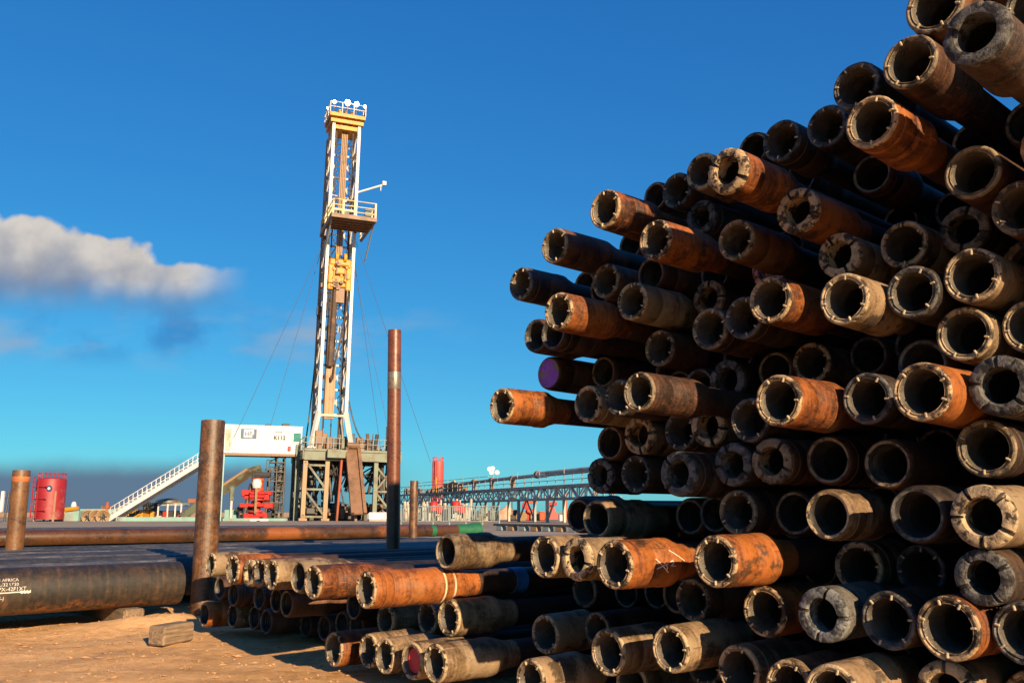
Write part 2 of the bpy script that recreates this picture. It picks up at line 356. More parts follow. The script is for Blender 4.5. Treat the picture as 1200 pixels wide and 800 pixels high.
# ------------------------------------------------------------------ casing rows
def casing_mat(name, front):
    m = bpy.data.materials.new(name); m.use_nodes = True; g = NT(m.node_tree); b = g.n['Principled BSDF']
    tc = g.node('ShaderNodeTexCoord').outputs['Object']; oi = g.node('ShaderNodeObjectInfo').outputs['Random']; w = g.math('MULTIPLY', oi, 50)
    n = g.noise(tc, 3.2, 8, .65, w); f = g.noise(tc, 26, 6, .7, w)
    streak = g.noise(g.scale(tc, (26 if front else 16, 1.6, 1.6)), 1.0, 7, .75, w); lng = g.noise(g.scale(tc, (.5, 9, 9)), 1.0, 5, .6, w)
    v = g.math('ADD', g.math('MULTIPLY', streak, .30), g.math('ADD', g.math('MULTIPLY', n, .35), g.math('ADD', g.math('MULTIPLY', lng, .15), g.math('MULTIPLY', f, .20))))
    c = g.cr(v, [(.38, (.006, .006, .006)), (.48, (.022, .018, .015)), (.54, (.060, .036, .020)), (.62, (.16, .085, .04))] if front else
             [(.38, (.014, .015, .017)), (.48, (.034, .034, .036)), (.57, (.075, .066, .060)), (.68, (.16, .125, .10))])
    c = g.mix(g.ramp(f, .68, .76), c, (.20, .14, .09))
    if front:       # rust eating in from the underside, and old orange blotches
        sx = g.node('ShaderNodeSeparateXYZ'); g.put(sx.inputs[0], tc)
        low = g.math('ADD', sx.outputs[2], g.math('MULTIPLY', g.math('SUBTRACT', n, .5), .30))
        c = g.mix(g.math('MULTIPLY', g.ramp(low, -.085, -.15), g.ramp(f, .40, .56)), c, (.22, .075, .018))
        c = g.mix(g.math('MULTIPLY', g.ramp(n, .64, .70), .7), c, (.18, .06, .018))
    else:
        scrape = g.noise(g.scale(tc, (2.2, 22, 22)), 1.0, 6, .75, w)
        c = g.mix(g.math('MULTIPLY', g.ramp(scrape, .54, .66), .85), c, (.24, .22, .20))
    tone = g.math('ADD', .55, g.math('MULTIPLY', oi, 1.0)) if not front else g.math('ADD', .62, 0)
    tv = g.node('ShaderNodeVectorMath', operation='SCALE'); g.put(tv.inputs[0], c); g.l.new(tone, tv.inputs['Scale']); c = tv.outputs[0]
    g.put(b.inputs['Base Color'], c); g.put(b.inputs['Roughness'], g.math('ADD', .38, g.math('MULTIPLY', f, .4))); b.inputs['Specular IOR Level'].default_value = .6
    bp = g.node('ShaderNodeBump'); bp.inputs['Strength'].default_value = .25; bp.inputs['Distance'].default_value = .004
    g.put(bp.inputs['Height'], f); g.put(b.inputs['Normal'], bp.outputs[0]); return m
M_CAS_F = casing_mat('scraped_black_casing', True); M_CAS = casing_mat('black_casing', False)
M_CAS_RUST = steel_mat('rusty_line_pipe', (.006, .005, .005), (.016, .011, .008), (.055, .022, .008), (.24, .075, .016), (.50, .60), .42, .2, 1.3, .5, .3)
CR = .170
def casing_mesh(L, r=CR, seed=0):
    b = MB(); b.lathe([(0, r*.93), (.004, r*.985), (.015, r), (L*.25, r), (L*.5, r), (L*.75, r), (L-.015, r), (L-.004, r*.985), (L, r*.93), (L-.5, r*.92)], 40, amp=.003, seed=seed); return b
def casing(label, u, s0, s1, m, z=None, r=CR, group='black casing pipes laid in rows'):
    L = s1-s0; z = .112+r if z is None else z
    o = link('casing_pipe', casing_mesh(L, r, int(abs(u)*10)).mesh('casing_pipe', m, True), None, yard(u, s0, z)); o.rotation_euler = (rng.uniform(0, 6), 0, YAW)
    return tag(o, label, 'casing pipe', group)
u = -7.53; k = 0
front = casing('scraped black casing pipe with white stencilled writing, foremost of the casing row', u, -8.0, 3.02, M_CAS_F)
front.rotation_euler = (0, 0, YAW)
ends = [3.05, 7.2, 7.9, 8.4, 8.2, 9.0, 8.6, 9.3, 9.0, 9.4, 9.1]
words = ['second', 'third', 'fourth', 'fifth', 'sixth', 'seventh', 'eighth', 'ninth', 'tenth', 'eleventh', 'twelfth']
for k, e in enumerate(ends):
    u -= CR*2+.022
    if abs(u - q1.dot(N)) < CR+.09: u = q1.dot(N)-CR-.085
    if abs(u - e1.dot(N)) < CR+.11: u = e1.dot(N)-CR-.11
    if k > 9: break
    casing(f'dark blue-black casing pipe, {words[k]} in the row counted back from the stencilled one', u, e-12.2, e, M_CAS)
# white stencil lines on the front casing
M_STENCIL = mat('white_stencil_paint', (.5, .47, .42), .7, var=.15, dirt=(.12, .07, .04), dscale=60, damt=(.56, .62), bump=0)
def stencil(text, size, s_right, ang, parent, name='stencil_line', m=None, rad=CR*1.006, right=True):
    """lettering wrapped onto the casing: glyph outlines bent round the pipe"""
    cu = bpy.data.curves.new('t', 'FONT'); cu.body = text; cu.size = size; cu.align_x = 'RIGHT'; cu.resolution_u = 2
    o = bpy.data.objects.new('t', cu); COL.objects.link(o)
    me = bpy.data.meshes.new_from_object(o.evaluated_get(bpy.context.evaluated_depsgraph_get())); bpy.data.objects.remove(o)
    bm = bmesh.new(); bm.from_mesh(me)
    for v in bm.verts:
        a = ang + v.co.y/CR; v.co = Vector((s_right+v.co.x, -rad*math.cos(a), rad*math.sin(a)))
    bm.to_mesh(me); bm.free(); me.name = name; me.materials.clear(); me.materials.append(m or M_STENCIL)
    return link(name, me, parent)
CX0 = 8.0
stencil('MADE IN SOUTH AFRICA', .033, CX0+1.79, R_(28), front)
stencil("API 5L/32 U'30", .033, CX0+1.79, R_(16.5), front)
stencil('GR.B-MBPX-42F1XT', .038, CX0+1.84, R_(5), front)
stencil('NO.4.5-J', .034, CX0+1.70, R_(-16), front)
pm = MB()
for (x0, x1, hw) in ((1.2, 1.80, .004), (1.80, 1.87, .009)):
    n_ = 10
    for i in range(n_):
        xa, xb = CX0+x0+(x1-x0)*i/n_, CX0+x0+(x1-x0)*(i+1)/n_; q = []
        for xx, sg in ((xa, -1), (xb, -1), (xb, 1), (xa, 1)):
            a = R_(1.0)+sg*hw*(1+.3*math.sin(i*2.1+sg))/CR; q.append((xx, -CR*1.006*math.cos(a), CR*1.006*math.sin(a)))
        pm.add(q, [(0, 1, 2, 3)])
pm.build('paint_stroke', M_STENCIL, front)

# far line pipe with its green end cap
M_GREEN = mat('green_cap_plastic', (.012, .10, .04), .5, var=.2)
far = casing('long rusty orange-brown line pipe lying alone behind the black casing rows', -23.4, 3.2, 18.6, M_CAS_RUST, z=.10+.175, r=.175, group=None)
far.name = 'line_pipe'
if 'group' in far: del far['group']
c = MB(); c.lathe([(15.2, .178), (15.22, .20), (15.7, .20), (15.95, .24), (16.15, .24), (16.16, .05)], 32); c.build('end_cap', M_GREEN, far, True)
c = MB(); c.lathe([(14.15, .176), (14.16, .186), (14.32, .186), (14.33, .176)], 32, caps=False); c.build('green_band', M_GREEN, far, True)

for k_ in range(9):
    o_ = casing(f'dull line pipe lying behind the green-capped one, {["next to it", "third in that row", "fourth in that row", "fifth in that row", "sixth in that row", "seventh in that row", "eighth in that row", "ninth in that row", "farthest of that row"][k_]}', -23.76-k_*.36, 3.0+.2*k_, 18.2+rng.uniform(-.8, .3), M_CAS, z=.275, r=.175, group='line pipes lying in the far row')
    o_.name = 'line_pipe'
# ------------------------------------------------------------------ rig materials
def paint(name, c, dirt=(.20, .12, .06), amt=(.52, .70), **k): return mat(name, c, k.pop('rough', .55), var=k.pop('var', .15), nscale=k.pop('nscale', .8), bump=k.pop('bump', .1), bscale=6, dirt=dirt, dscale=k.pop('dscale', .7), damt=amt, **k)
M_WHITE = paint('rig_white_paint', (.50, .49, .47), (.26, .20, .15), (.58, .8))
M_WHITE2 = paint('cabin_white_paint', (.50, .51, .53), (.40, .38, .35), (.6, .85))
M_CREAM = paint('mast_cream_paint', (.40, .35, .28), (.18, .12, .07), (.5, .7))
M_TANPAINT = paint('tan_grimy_paint', (.27, .17, .09), (.12, .07, .04))
M_YEL = paint('rig_yellow_paint', (.48, .22, .018), (.24, .10, .02), (.52, .7), dscale=1.4)
M_SAGE = paint('sage_green_paint', (.125, .15, .11), (.085, .06, .035), (.46, .62))
M_TEAL = paint('pale_teal_paint', (.19, .33, .30), (.22, .20, .15))
M_DARK = paint('dark_machinery', (.035, .034, .033), (.10, .07, .045))
M_DKGREEN = paint('dark_green_machine', (.05, .08, .07), (.12, .09, .05))
M_REDP = paint('bright_red_paint', (.40, .02, .016), (.22, .03, .02), (.58, .75))
M_REDFADE = paint('faded_red_paint', (.22, .008, .014), (.30, .13, .12), (.50, .72), dscale=.5)
M_CORAL = paint('coral_red_paint', (.40, .055, .05), (.40, .10, .08))
M_ORG = paint('orange_red_paint', (.45, .07, .02), (.3, .07, .03))
M_BROWN = paint('brown_rust_plate', (.17, .09, .05), (.09, .05, .025), (.45, .65))
M_RUSTRED = paint('rust_red_pole', (.30, .07, .035))
M_STEELB = paint('blue_grey_steel', (.22, .26, .26), (.13, .10, .07), (.5, .72))
M_GLASS = mat('green_window_glass', (.03, .16, .14), .15, var=.1, bump=0, spec=.6)
M_NAVY = mat('navy_sign_paint', (.01, .05, .14), .5, var=.1, bump=0)
M_BLACKP = mat('black_letter_paint', (.02, .02, .02), .6, var=.1, bump=0)
M_LAMP = mat('lit_lamp_lens', (.9, .9, .9), .3, var=0, bump=0, emit=((1, .95, .85), 9))
M_CABLE = mat('steel_cable', (.05, .05, .055), .6, var=.1, bump=0)

Y0 = 95.0
def zz(py, Y=Y0): return site(400, py, Y).z
RYAW = R_(21)
rig = thing('drilling_rig', 'tall drilling rig with white lattice mast on a sage green raised floor', 'drilling rig', gnd(381, Y0), RYAW); rig.rotation_euler[1] = R_(.7)
er = Vector((math.cos(RYAW), math.sin(RYAW), 0)); fr = Vector((-math.sin(RYAW), math.cos(RYAW), 0))
ZF = 7.15; ZB = 11.2; ZT = zz(151)
hw, hd = 1.42, 1.35
legs = {(-1, -1): M_WHITE, (1, -1): M_WHITE, (-1, 1): M_CREAM, (1, 1): M_CREAM}
for (sx, sy), m in legs.items():
    b = MB(); t_ = Vector((sx*hw, sy*hd, ZB)); b.bar(t_, (sx*hw, sy*hd, ZT), .165 if sy < 0 else .14, square=True)
    foot = (sx*(hw+.75), -hd-.5, ZF) if sy < 0 else (sx*(hw+.15), hd+.2, ZF)
    b.bar(t_, foot, .20, square=True); b.box((foot[0], foot[1], ZF+.15), (.9, .9, .3))
    b.build('mast_leg', m, rig)
nb = 12; dzb = (ZT-ZB)/nb
def lattice(name, p0, p1, m, cross=False):
    b = MB(); p0 = Vector(p0); p1 = Vector(p1); md = (p0+p1)/2
    for i in range(nb+1):
        z = Vector((0, 0, ZB+i*dzb)); b.bar(p0+z, p1+z, .10, square=True)
        b.box(p1+z, (.34, .34, .34)); b.box(p0+z, (.30, .30, .30))
        if i < nb:
            q = Vector((0, 0, ZB+(i+1)*dzb)); h = (z+q)/2
            b.bar(p0+z, md+q, .09); b.bar(p1+z, md+q, .09)
            if cross: b.bar(p0+h, p1+h, .06); b.bar(p0+q, md+z, .06); b.bar(p1+q, md+z, .06)
            else: b.bar(p0+h, (p0+md)/2+h, .06); b.bar(p1+h, (p1+md)/2+h, .06); b.bar(p0+q, p0.lerp(p1, .25)+h, .05)
    return b.build(name, m, rig)
lattice('side_lattice', (-hw, -hd, 0), (-hw, hd, 0), M_WHITE)
lattice('side_lattice', (hw, -hd, 0), (hw, hd, 0), M_WHITE)
lattice('back_lattice', (-hw, hd, 0), (hw, hd, 0), M_WHITE, True)
b = MB()
for z in (zz(488), zz(250)): b.bar((-hw, -hd, z), (hw, -hd, z), .12, square=True)
b.build('front_girt', M_CREAM, rig)
# dark conduits and a ladder running up the mast's left rear corner
b = MB()
for dx_ in (-.25, .22): b.bar((-hw-.25, hd+dx_, ZF), (-hw-.25, hd+dx_, ZT-1), .06)
for i in range(60): b.bar((-hw-.25, hd-.22, ZB+i*.52), (-hw-.25, hd+.22, ZB+i*.52), .03)
b.build('mast_ladder', M_TANPAINT, rig)
# crown block
b = MB()
b.box((0, 0, ZT+.2), (hw*2+.8, hd*2+.8, .4)); b.box((0, 0, ZT+.85), (hw*2+1.1, hd*2+1.1, .4)); b.box((0, 0, ZT+.5), (hw*2+.2, hd*2+.2, .4)); b.box((0, 0, ZT-.35), (hw*2, hd*2, .5))
for x in (-.7, 0, .7): b.lathe([(-.12, .1), (-.12, .75), (.12, .75), (.12, .1)], 16, org=(x, 0, ZT+1.5))
crown = b.build('crown_block', M_YEL, rig)
b = MB(); H_ = ZT+1.05
for sx in (-1, -.33, .33, 1):
    for sy in (-1, 1): b.bar((sx*(hw+.55), sy*(hd+.55), H_), (sx*(hw+.55), sy*(hd+.55), H_+1.25), .05)
for sy in (-.33, .33):
    for sx in (-1, 1): b.bar((sx*(hw+.55), sy*(hd+.55), H_), (sx*(hw+.55), sy*(hd+.55), H_+1.25), .05)
for z in (H_+.65, H_+1.25):
    q = [(-hw-.55, -hd-.55, z), (hw+.55, -hd-.55, z), (hw+.55, hd+.55, z), (-hw-.55, hd+.55, z), (-hw-.55, -hd-.55, z)]; b.path(q, .045)
b.build('crown_railing', M_WHITE, crown)
for i, (x, y, r) in enumerate(((-1.9, .5, .17), (-1.5, -1.4, .20), (-.1, -1.75, .33), (.9, -1.75, .27), (1.9, -1.5, .18))):
    b = MB(); b.bar((x, y, H_), (x, y, H_+.95), .06); b.box((x, y+.1, H_+1.1), (r, .25, r)); l = b.build('floodlight', M_DARK, rig)
    c = MB(); c.lathe([(-r*.9, .03), (-r*.7, r*.65), (0, r), (r*.7, r*.7), (r*.95, .03)], 16, axis='Z', org=(x, y-.12, H_+1.35)); c.build('lens', M_LAMP, l, True)
# travelling lines, top drive, hose, torque guide
b = MB()
for x in (-.28, -.1, .08, .26): b.bar((x, -.55, ZT), (x-.15, -hd-.1, zz(303)), .085)
b.build('drilling_line', M_TANPAINT, rig)
ztop, zbot = zz(303), zz(345)
b = MB(); yy_ = -hd-.15
b.box((-.95, yy_, (ztop+zbot)/2-.5), (.6, .8, ztop-zbot-1.2), bev=.1); b.box((.95, yy_, (ztop+zbot)/2-.5), (.6, .8, ztop-zbot-1.2), bev=.1)
b.box((0, yy_, ztop-.9), (2.4, 1.0, .8), bev=.15); b.box((0, yy_+.05, zbot+1.4), (1.4, .6, 1.9), bev=.1); b.box((0, yy_-.2, ztop-1.9), (.9, 1.0, .7), bev=.1)
for x in (-.45, .45): b.lathe([(-.15, .1), (-.15, .55), (.15, .55), (.15, .1)], 14, org=(x, yy_-.3, ztop-.4))
for i in range(14): b.box((rng.uniform(-1, 1), yy_-.45, rng.uniform(zbot+.3, ztop-.5)), (rng.uniform(.2, .5), .25, rng.uniform(.2, .6)), bev=.04)
td = b.build('top_drive', M_YEL, rig)
for i in range(16): b = MB(); b.box((rng.uniform(-.7, .7), yy_-.5, rng.uniform(zbot, ztop-.8)), (rng.uniform(.15, .4), .3, rng.uniform(.2, .5))); b.build('fitting', M_BROWN, td)
b = MB(); b.box((.1, yy_-.1, zbot-.5), (.9, .7, 1.6)); b.build('gripper', M_BROWN, td)
b = MB(); b.bar((-.35, yy_-.1, zbot+.4), (-.55, yy_-.1, zz(432)), .30, 10); b.bar((-.75, yy_, zbot+.2), (-.85, yy_, zz(430)), .12, 8)
pts = [Vector((.9, yy_-.2, zbot+.2))] + [Vector((.9-.0*k+(-1.3)*(1-math.cos(k*.26))/2 if k > 0 else .9, yy_-.2, zz(350)-(zz(350)-zz(440))*min(1, k/9) - (.8*math.sin(max(0, k-8)*.7)))) for k in range(13)]
b.path(pts, .09, 6); b.build('drill_stem', mat('greasy_brown_stem', (.06, .035, .02), .5, dirt=(.16, .09, .045), dscale=1), rig)
b = MB(); b.box((-.35, -hd+.25, (zz(428)+zz(492))/2), (1.05, .35, zz(428)-zz(492)), bev=.04)
for x in (-.7, -.35, 0): b.box((x, -hd+.05, (zz(428)+zz(492))/2), (.06, .08, zz(428)-zz(492)))
b.build('torque_guide', M_TANPAINT, rig)
for (xa, ya, za, xb_, yb_, zb_, sag) in ((1.0, -1.5, zz(340), 1.6, -.6, zz(330), 6), (-1.0, -1.4, zz(345), -1.5, -.2, zz(300), 4.5), (-1.6, 1.2, zz(400), -2.2, 1.5, ZF+1, 1.0), (1.7, -1.2, zz(470), 3.2, -2.6, ZF+1, .8)):
    b = MB(); b.path([Vector((xa, ya, za)).lerp(Vector((xb_, yb_, zb_)), k/12)-Vector((0, 0, sag*4*(k/12)*(1-k/12))) for k in range(13)], .075, 6); b.build('hose', M_DARK, rig)
for (xa, ya, xb_, yb_, zt, m_) in ((-.9, -1.1, -1.0, -1.0, ZT, M_DARK), (-1.15, -.4, -1.2, -.3, zz(200), M_TANPAINT), (.75, -.9, .85, -1.0, ZT, M_DARK), (1.1, .2, 1.15, .3, zz(260), M_BROWN), (.3, .9, .2, 1.0, ZT-2, M_DARK), (-.5, 1.0, -.6, 1.1, zz(330), M_TANPAINT)):
    b = MB(); b.bar((xa, ya, ZF), (xb_, yb_, zt), .06, 6); b.build('riser_pipe', m_, rig)
for i in range(16):
    z = rng.uniform(ZB, ZT-2); b = MB(); b.box((rng.choice((-1, 1))*(hw+rng.uniform(0, .25)), rng.uniform(-hd, hd), z), (rng.uniform(.25, .6), rng.uniform(.3, .7), rng.uniform(.3, 1.1)), bev=.05); b.build('junction_box', rng.choice((M_DARK, M_BROWN, M_STEELB)), rig)
# racking platform
ZP = zz(274); b = MB(); x0, x1, y0, y1 = -1.75, 2.7, -6.0, 1.6
b.box(((x0+x1)/2, (y0-1.7)/2, ZP), (x1-x0, -1.7-y0, .16)); b.box((x0-.05, (y0+y1)/2, ZP+.1), (.18, y1-y0, .42)); b.box(((x0+x1)/2, y0-.05, ZP+.1), (x1-x0+.3, .18, .42)); b.box((x1+.05, (y0+y1)/2, ZP+.1), (.18, y1-y0, .42))
for i in range(5): b.box(((x0+x1)/2, y0+.4+i*.8, ZP-.15), (x1-x0, .12, .2))
plat = b.build('racking_platform', M_BROWN, rig)
b = MB()
ps = [(x0, y1), (x0, -1.2), (x0, -3), (x0, -4.4), (x0, y0), (-.7, y0), (.5, y0), (x1, y0), (x1, -4), (x1, -2.3), (x1, y1)]
for x, y in ps: b.bar((x, y, ZP), (x, y, ZP+1.9), .09, square=True)
for z in (.7, 1.3, 1.9): b.path([(x, y, ZP+z) for x, y in ps], .05)
b.build('platform_railing', paint('pale_yellow_paint', (.60, .47, .22)), plat)
b = MB()
for i in range(8): b.box((rng.uniform(x0+.3, x1-.3), rng.uniform(y0+.3, -2), ZP+.7), (rng.uniform(.3, .7), .4, rng.uniform(.6, 1.5)))
b.build('platform_gear', M_DKGREEN, plat)
for x in (x0, x1): b = MB(); b.bar((x, y0+.6, ZP), (x, -hd, ZP-3.2), .09); b.build('platform_strut', M_STEELB, plat)
b = MB(); zA = zz(228); b.bar((hw, -hd, zA), (hw+2.9, -hd-.6, zA+1.15), .11); b.bar((hw, hd-.3, zA), (-hw, -hd, zA-.6), .08); b.box((hw+2.95, -hd-.6, zA+1.3), (.4, .4, .45)); b.bar((hw+2.6, -hd-.6, zA+1.0), (hw+2.6, -hd-.6, zA+.4), .05); b.build('light_arm', M_WHITE, rig)
# floor, substructure
dx0, dx1, dy0, dy1 = -3.0, 6.9, -3.6, 5.2
b = MB(); b.box(((dx0+dx1)/2, (dy0+dy1)/2, ZF-.08), (dx1-dx0, dy1-dy0, .16))
for y in (dy0, dy1): b.box(((dx0+dx1)/2, y, ZF-.62), (dx1-dx0, .25, .9)); b.box(((dx0+dx1)/2, y, ZF-.18), (dx1-dx0, .5, .1)); b.box(((dx0+dx1)/2, y, ZF-1.1), (dx1-dx0, .5, .1))
for x in (dx0, dx1): b.box((x, (dy0+dy1)/2, ZF-.62), (.25, dy1-dy0, .9)); b.box((x, (dy0+dy1)/2, ZF-.18), (.5, dy1-dy0, .1))
b.box((.2, dy0-.4, ZF-.5), (2.0, 1.0, .8)); b.build('rig_floor', M_SAGE, rig)
b = MB()
for i in range(18):
    x = dx0+(dx1-dx0)*i/17
    if 1.0 < x < 2.6: continue
    b.bar((x, dy0, ZF), (x, dy0, ZF+1.15), .035)
for i in range(14): y = dy0+(dy1-dy0)*i/13; b.bar((dx0, y, ZF), (dx0, y, ZF+1.15), .035); b.bar((dx1, y, ZF), (dx1, y, ZF+1.15), .035)
for z in (.6, 1.15):
    b.bar((dx0, dy0, ZF+z), (1.0, dy0, ZF+z), .035); b.bar((2.6, dy0, ZF+z), (dx1, dy0, ZF+z), .035); b.bar((dx0, dy0, ZF+z), (dx0, dy1, ZF+z), .035); b.bar((dx1, dy0, ZF+z), (dx1, dy1, ZF+z), .035)
b.build('floor_railing', M_STEELB, rig)
for nm, m, n_, hmax in (('floor_machinery', M_DARK, 15, 1.9), ('floor_equipment', M_BROWN, 16, 2.2), ('floor_cabinet', M_SAGE, 7, 1.6)):
    for i in range(n_):
        b = MB(); h = rng.uniform(.5, hmax); x = rng.uniform(dx0+.4, dx1-.4); y = rng.uniform(dy0+.5, 2)
        if i % 3: b.box((x, y, ZF+h/2), (rng.uniform(.25, .9), rng.uniform(.3, .8), h), bev=.05)
        else: b.bar((x, y, ZF), (x+rng.uniform(-.3, .3), y, ZF+h*1.5), rng.uniform(.06, .22), 8)
        b.build(nm, m, rig)
cols = [(dx0+.2, dy0+.2, M_TANPAINT), (dx0+2.4, dy0+.2, M_TANPAINT), (4.4, dy0+.2, M_SAGE), (dx1-.2, dy0+.2, M_CREAM), (dx0+.2, .6, M_SAGE), (dx0+.2, dy1-.2, M_SAGE), (-1.2, dy1-.2, M_SAGE), (2, dy1-.2, M_SAGE), (dx1-.2, dy1-.2, M_SAGE), (dx1-.2, 1, M_SAGE)]
for x, y, m in cols:
    b = MB(); b.box((x, y, (ZF-1)/2), (.42, .42, ZF-1.02)); b.box((x, y, .12), (.8, .8, .24)); b.build('column', m, rig)
b = MB()
def xb(x0, x1, y, z0, z1, r=.1): b.bar((x0, y, z0), (x1, y, z1), r, square=True)
for y in (dy0+.2, dy1-.2):
    xb(dx0+.2, dx0+2.4, y, 5.9, 3.1); xb(dx0+.2, dx0+2.4, y, 3.1, .4); xb(dx0+.2, dx0+2.4, y, 3.1, 3.1); xb(dx0+.2, dx0+2.4, y, .4, .4); xb(dx0+.2, dx0+2.4, y, 5.5, 5.5); xb(4.4, dx1-.2, y, 3, 6); xb(4.4, dx1-.2, y, 5.6, 3); xb(4.4, dx1-.2, y, 3, 3); xb(4.4, dx1-.2, y, 3, .3)
for x in (dx0+.2, dx1-.2):
    for (a, c_, z0, z1) in ((dy0, .6, 5.8, 3), (dy0, .6, .5, 3), (.6, dy1, 5.8, 3), (.6, dy1, 3, .5), (dy0, dy1, 3, 3)): b.bar((x, a, z0), (x, c_, z1), .1, square=True)
b.build('bracing', M_SAGE, rig)
b = MB()
for i in range(130):
    x = rng.uniform(dx0+.5, dx1-.4); y = rng.uniform(-2.9, dy1-.5); z = rng.choice((rng.uniform(.2, 1.6), rng.uniform(.2, 1.6), rng.uniform(1.6, 5.8)))
    if z > 1.7: b.bar((x, y, ZF-1.1), (x+rng.uniform(-1.4, 1.4), y, z-1), rng.uniform(.06, .2), 7)
    else: b.box((x, y, z), (rng.uniform(.3, 1.3), rng.uniform(.3, 1), rng.uniform(.3, 1.1)), bev=.06)
b.box((0, 1.5, ZF-1.5), (4.5, 3.5, .9)); b.build('cellar_machinery', M_DARK, rig)
for i in range(26): b = MB(); b.box((rng.uniform(dx0+.5, dx1-.4), rng.uniform(-2.6, 2), rng.uniform(.2, 1.5)), (rng.uniform(.2, .8), .5, rng.uniform(.2, .9)), bev=.05); b.build('cellar_box', M_BROWN, rig)
for i in range(5): b = MB(); x = rng.uniform(-2.5, 3); b.lathe([(0, .3), (.5, .35), (1.1, .3), (1.2, .1)], 12, axis='Z', org=(x, rng.uniform(-2.5, 0), rng.uniform(.1, .8))); b.build('cellar_pump', M_BROWN, rig)
b = MB(); b.bar((.55, dy0-.3, 0), (.75, dy0-.3, ZF-.9), .13, 8); b.bar((.6, dy0-.3, 3.2), (1.2, dy0-.3, 4.4), .07); b.build('red_standpipe', M_RUSTRED, rig)
for i in range(9):
    xa, xb_ = rng.uniform(dx0+.3, 1), rng.uniform(-1, dx1-.5); ya = rng.uniform(-3.2, 0); b = MB()
    b.path([Vector((xa+(xb_-xa)*k/10, ya, ZF-1.2-rng.uniform(0, .1)-rng.uniform(1.5, 3.5)*4*(k/10)*(1-k/10)*.6)) for k in range(11)], rng.uniform(.06, .11), 6); b.build('slung_hose', M_DARK, rig)
# V-door ramp: a trough sloping from the floor to the ground towards the pipe racks
b = MB(); r0 = Vector((1.8, dy0-.3, ZF+.1)); r1 = Vector((1.9, dy0-4.3, .7)); d_ = (r1-r0); side = Vector((1, .08, 0)).normalized()
up = d_.cross(side).normalized(); up = up if up.z > 0 else -up; wv_ = .62
q = []
for p in (r0, r1):
    for sx in (-1, 1):
        for k in (0, -.18): q.append(p+side*sx*wv_+up*k)
b.add(q, [(0, 2, 6, 4), (1, 5, 7, 3), (0, 4, 5, 1), (2, 3, 7, 6), (0, 1, 3, 2), (4, 6, 7, 5)])
for sx in (-1, 1): b.bar(r0+side*sx*wv_+up*.12, r1+side*sx*wv_+up*.12, .16, square=True)
b.bar(r0+Vector((0, 0, .3))-side*wv_, r0+Vector((0, 0, .3))+side*wv_, .35, 10)
for f in (.35, .7): p = r0.lerp(r1, f); b.bar(p-up*.2, (p.x, p.y, 0), .12, square=True)
b.build('ramp', M_BROWN, rig)
# guy lines
b = MB()
for (px, py), (qx, qy, qz) in (((-hw, -hd), (-9.8, -3, 8)), ((-hw, hd), (-6.2, 4, 7.5)), ((hw, -hd), (9.5, -6, 6)), ((hw, hd), (7.5, 2, 7.2)), ((hw, 0), (4.9, -3, 7.4))):
    b.bar((px, py, ZP-.5), (qx, qy, qz), .022, 5)
b.build('guy_line', M_CABLE, rig)

# white control cabin on legs, level with the rig floor
def text_mesh(text, size, m, parent, loc, name, align='LEFT', bold=0):
    cu = bpy.data.curves.new('t', 'FONT'); cu.body = text; cu.size = size; cu.align_x = align; cu.extrude = .012; cu.offset = bold
    o = bpy.data.objects.new('t', cu); COL.objects.link(o)
    me = bpy.data.meshes.new_from_object(o.evaluated_get(bpy.context.evaluated_depsgraph_get())); bpy.data.objects.remove(o)
    me.transform(Matrix.Rotation(math.pi/2, 4, 'X')); me.name = name; me.materials.clear(); me.materials.append(m)
    return link(name, me, parent, loc)
cabL = 7.75; cab0 = site(261, 530, Y0-4.6); zc = cab0.z; cabh = 2.75
cabin = thing('control_cabin', 'white corrugated rig cabin on tall legs beside the rig floor, green window at its end', 'cabin', (cab0.x, cab0.y, 0), RYAW)
b = MB(); b.box((cabL/2, 1.3, zc+cabh/2), (cabL, 2.6, cabh))
for i in range(46):
    x = .95+i*.15
    if x < cabL-1.0: b.box((x, -.012, zc+cabh/2), (.07, .05, cabh-.3))
b.box((cabL/2, 1.3, zc+cabh+.04), (cabL+.1, 2.7, .1)); b.build('cabin_body', M_WHITE2, cabin)
b = MB(); b.box((cabL/2, 1.3, zc-.13), (cabL, 2.5, .24)); b.build('cabin_skid', M_BROWN, cabin)
b = MB(); b.box((.45, -.03, zc+1.35), (.5, .08, 2.2)); b.build('cabin_door', M_CREAM, cabin)
b = MB(); b.box((cabL-.5, -.04, zc+1.7), (.72, .06, .9)); b.build('window', M_GLASS, cabin)
b = MB()
for dz_ in (-.5, .5): b.box((cabL-.5, -.05, zc+1.7+dz_), (.86, .1, .1))
for dx_ in (-.41, .41): b.box((cabL-.5+dx_, -.05, zc+1.7), (.08, .1, .9))
b.build('window_frame', M_WHITE2, cabin)
lg = MB(); lg.box((2.42, -.05, zc+1.95), (1.55, .05, .98)); lo = lg.build('company_sign', M_NAVY, cabin)
lg = MB(); lg.box((2.42, -.09, zc+1.95), (.98, .04, .80)); lg.build('sign_field', M_WHITE2, lo)
text_mesh('H', .62, M_NAVY, lo, (2.0, -.12, zc+1.73), 'sign_letter', bold=.012); text_mesh('P', .62, M_NAVY, lo, (2.45, -.12, zc+1.73), 'sign_letter', bold=.012)
lg = MB(); lg.box((2.84, -.12, zc+1.72), (.16, .02, .3)); lg.build('sign_mark', M_NAVY, lo)
text_mesh('K112', .55, M_BLACKP, cabin, (4.9, -.06, zc+1.45), 'unit_number', bold=.02); text_mesh('TRAILER', .2, M_BLACKP, cabin, (5.0, -.06, zc+2.15), 'small_caption')
b = MB(); b.box((cabL-1.25, -.12, zc+.55), (.3, .2, .45), bev=.05); b.build('fire_box', M_REDP, cabin)
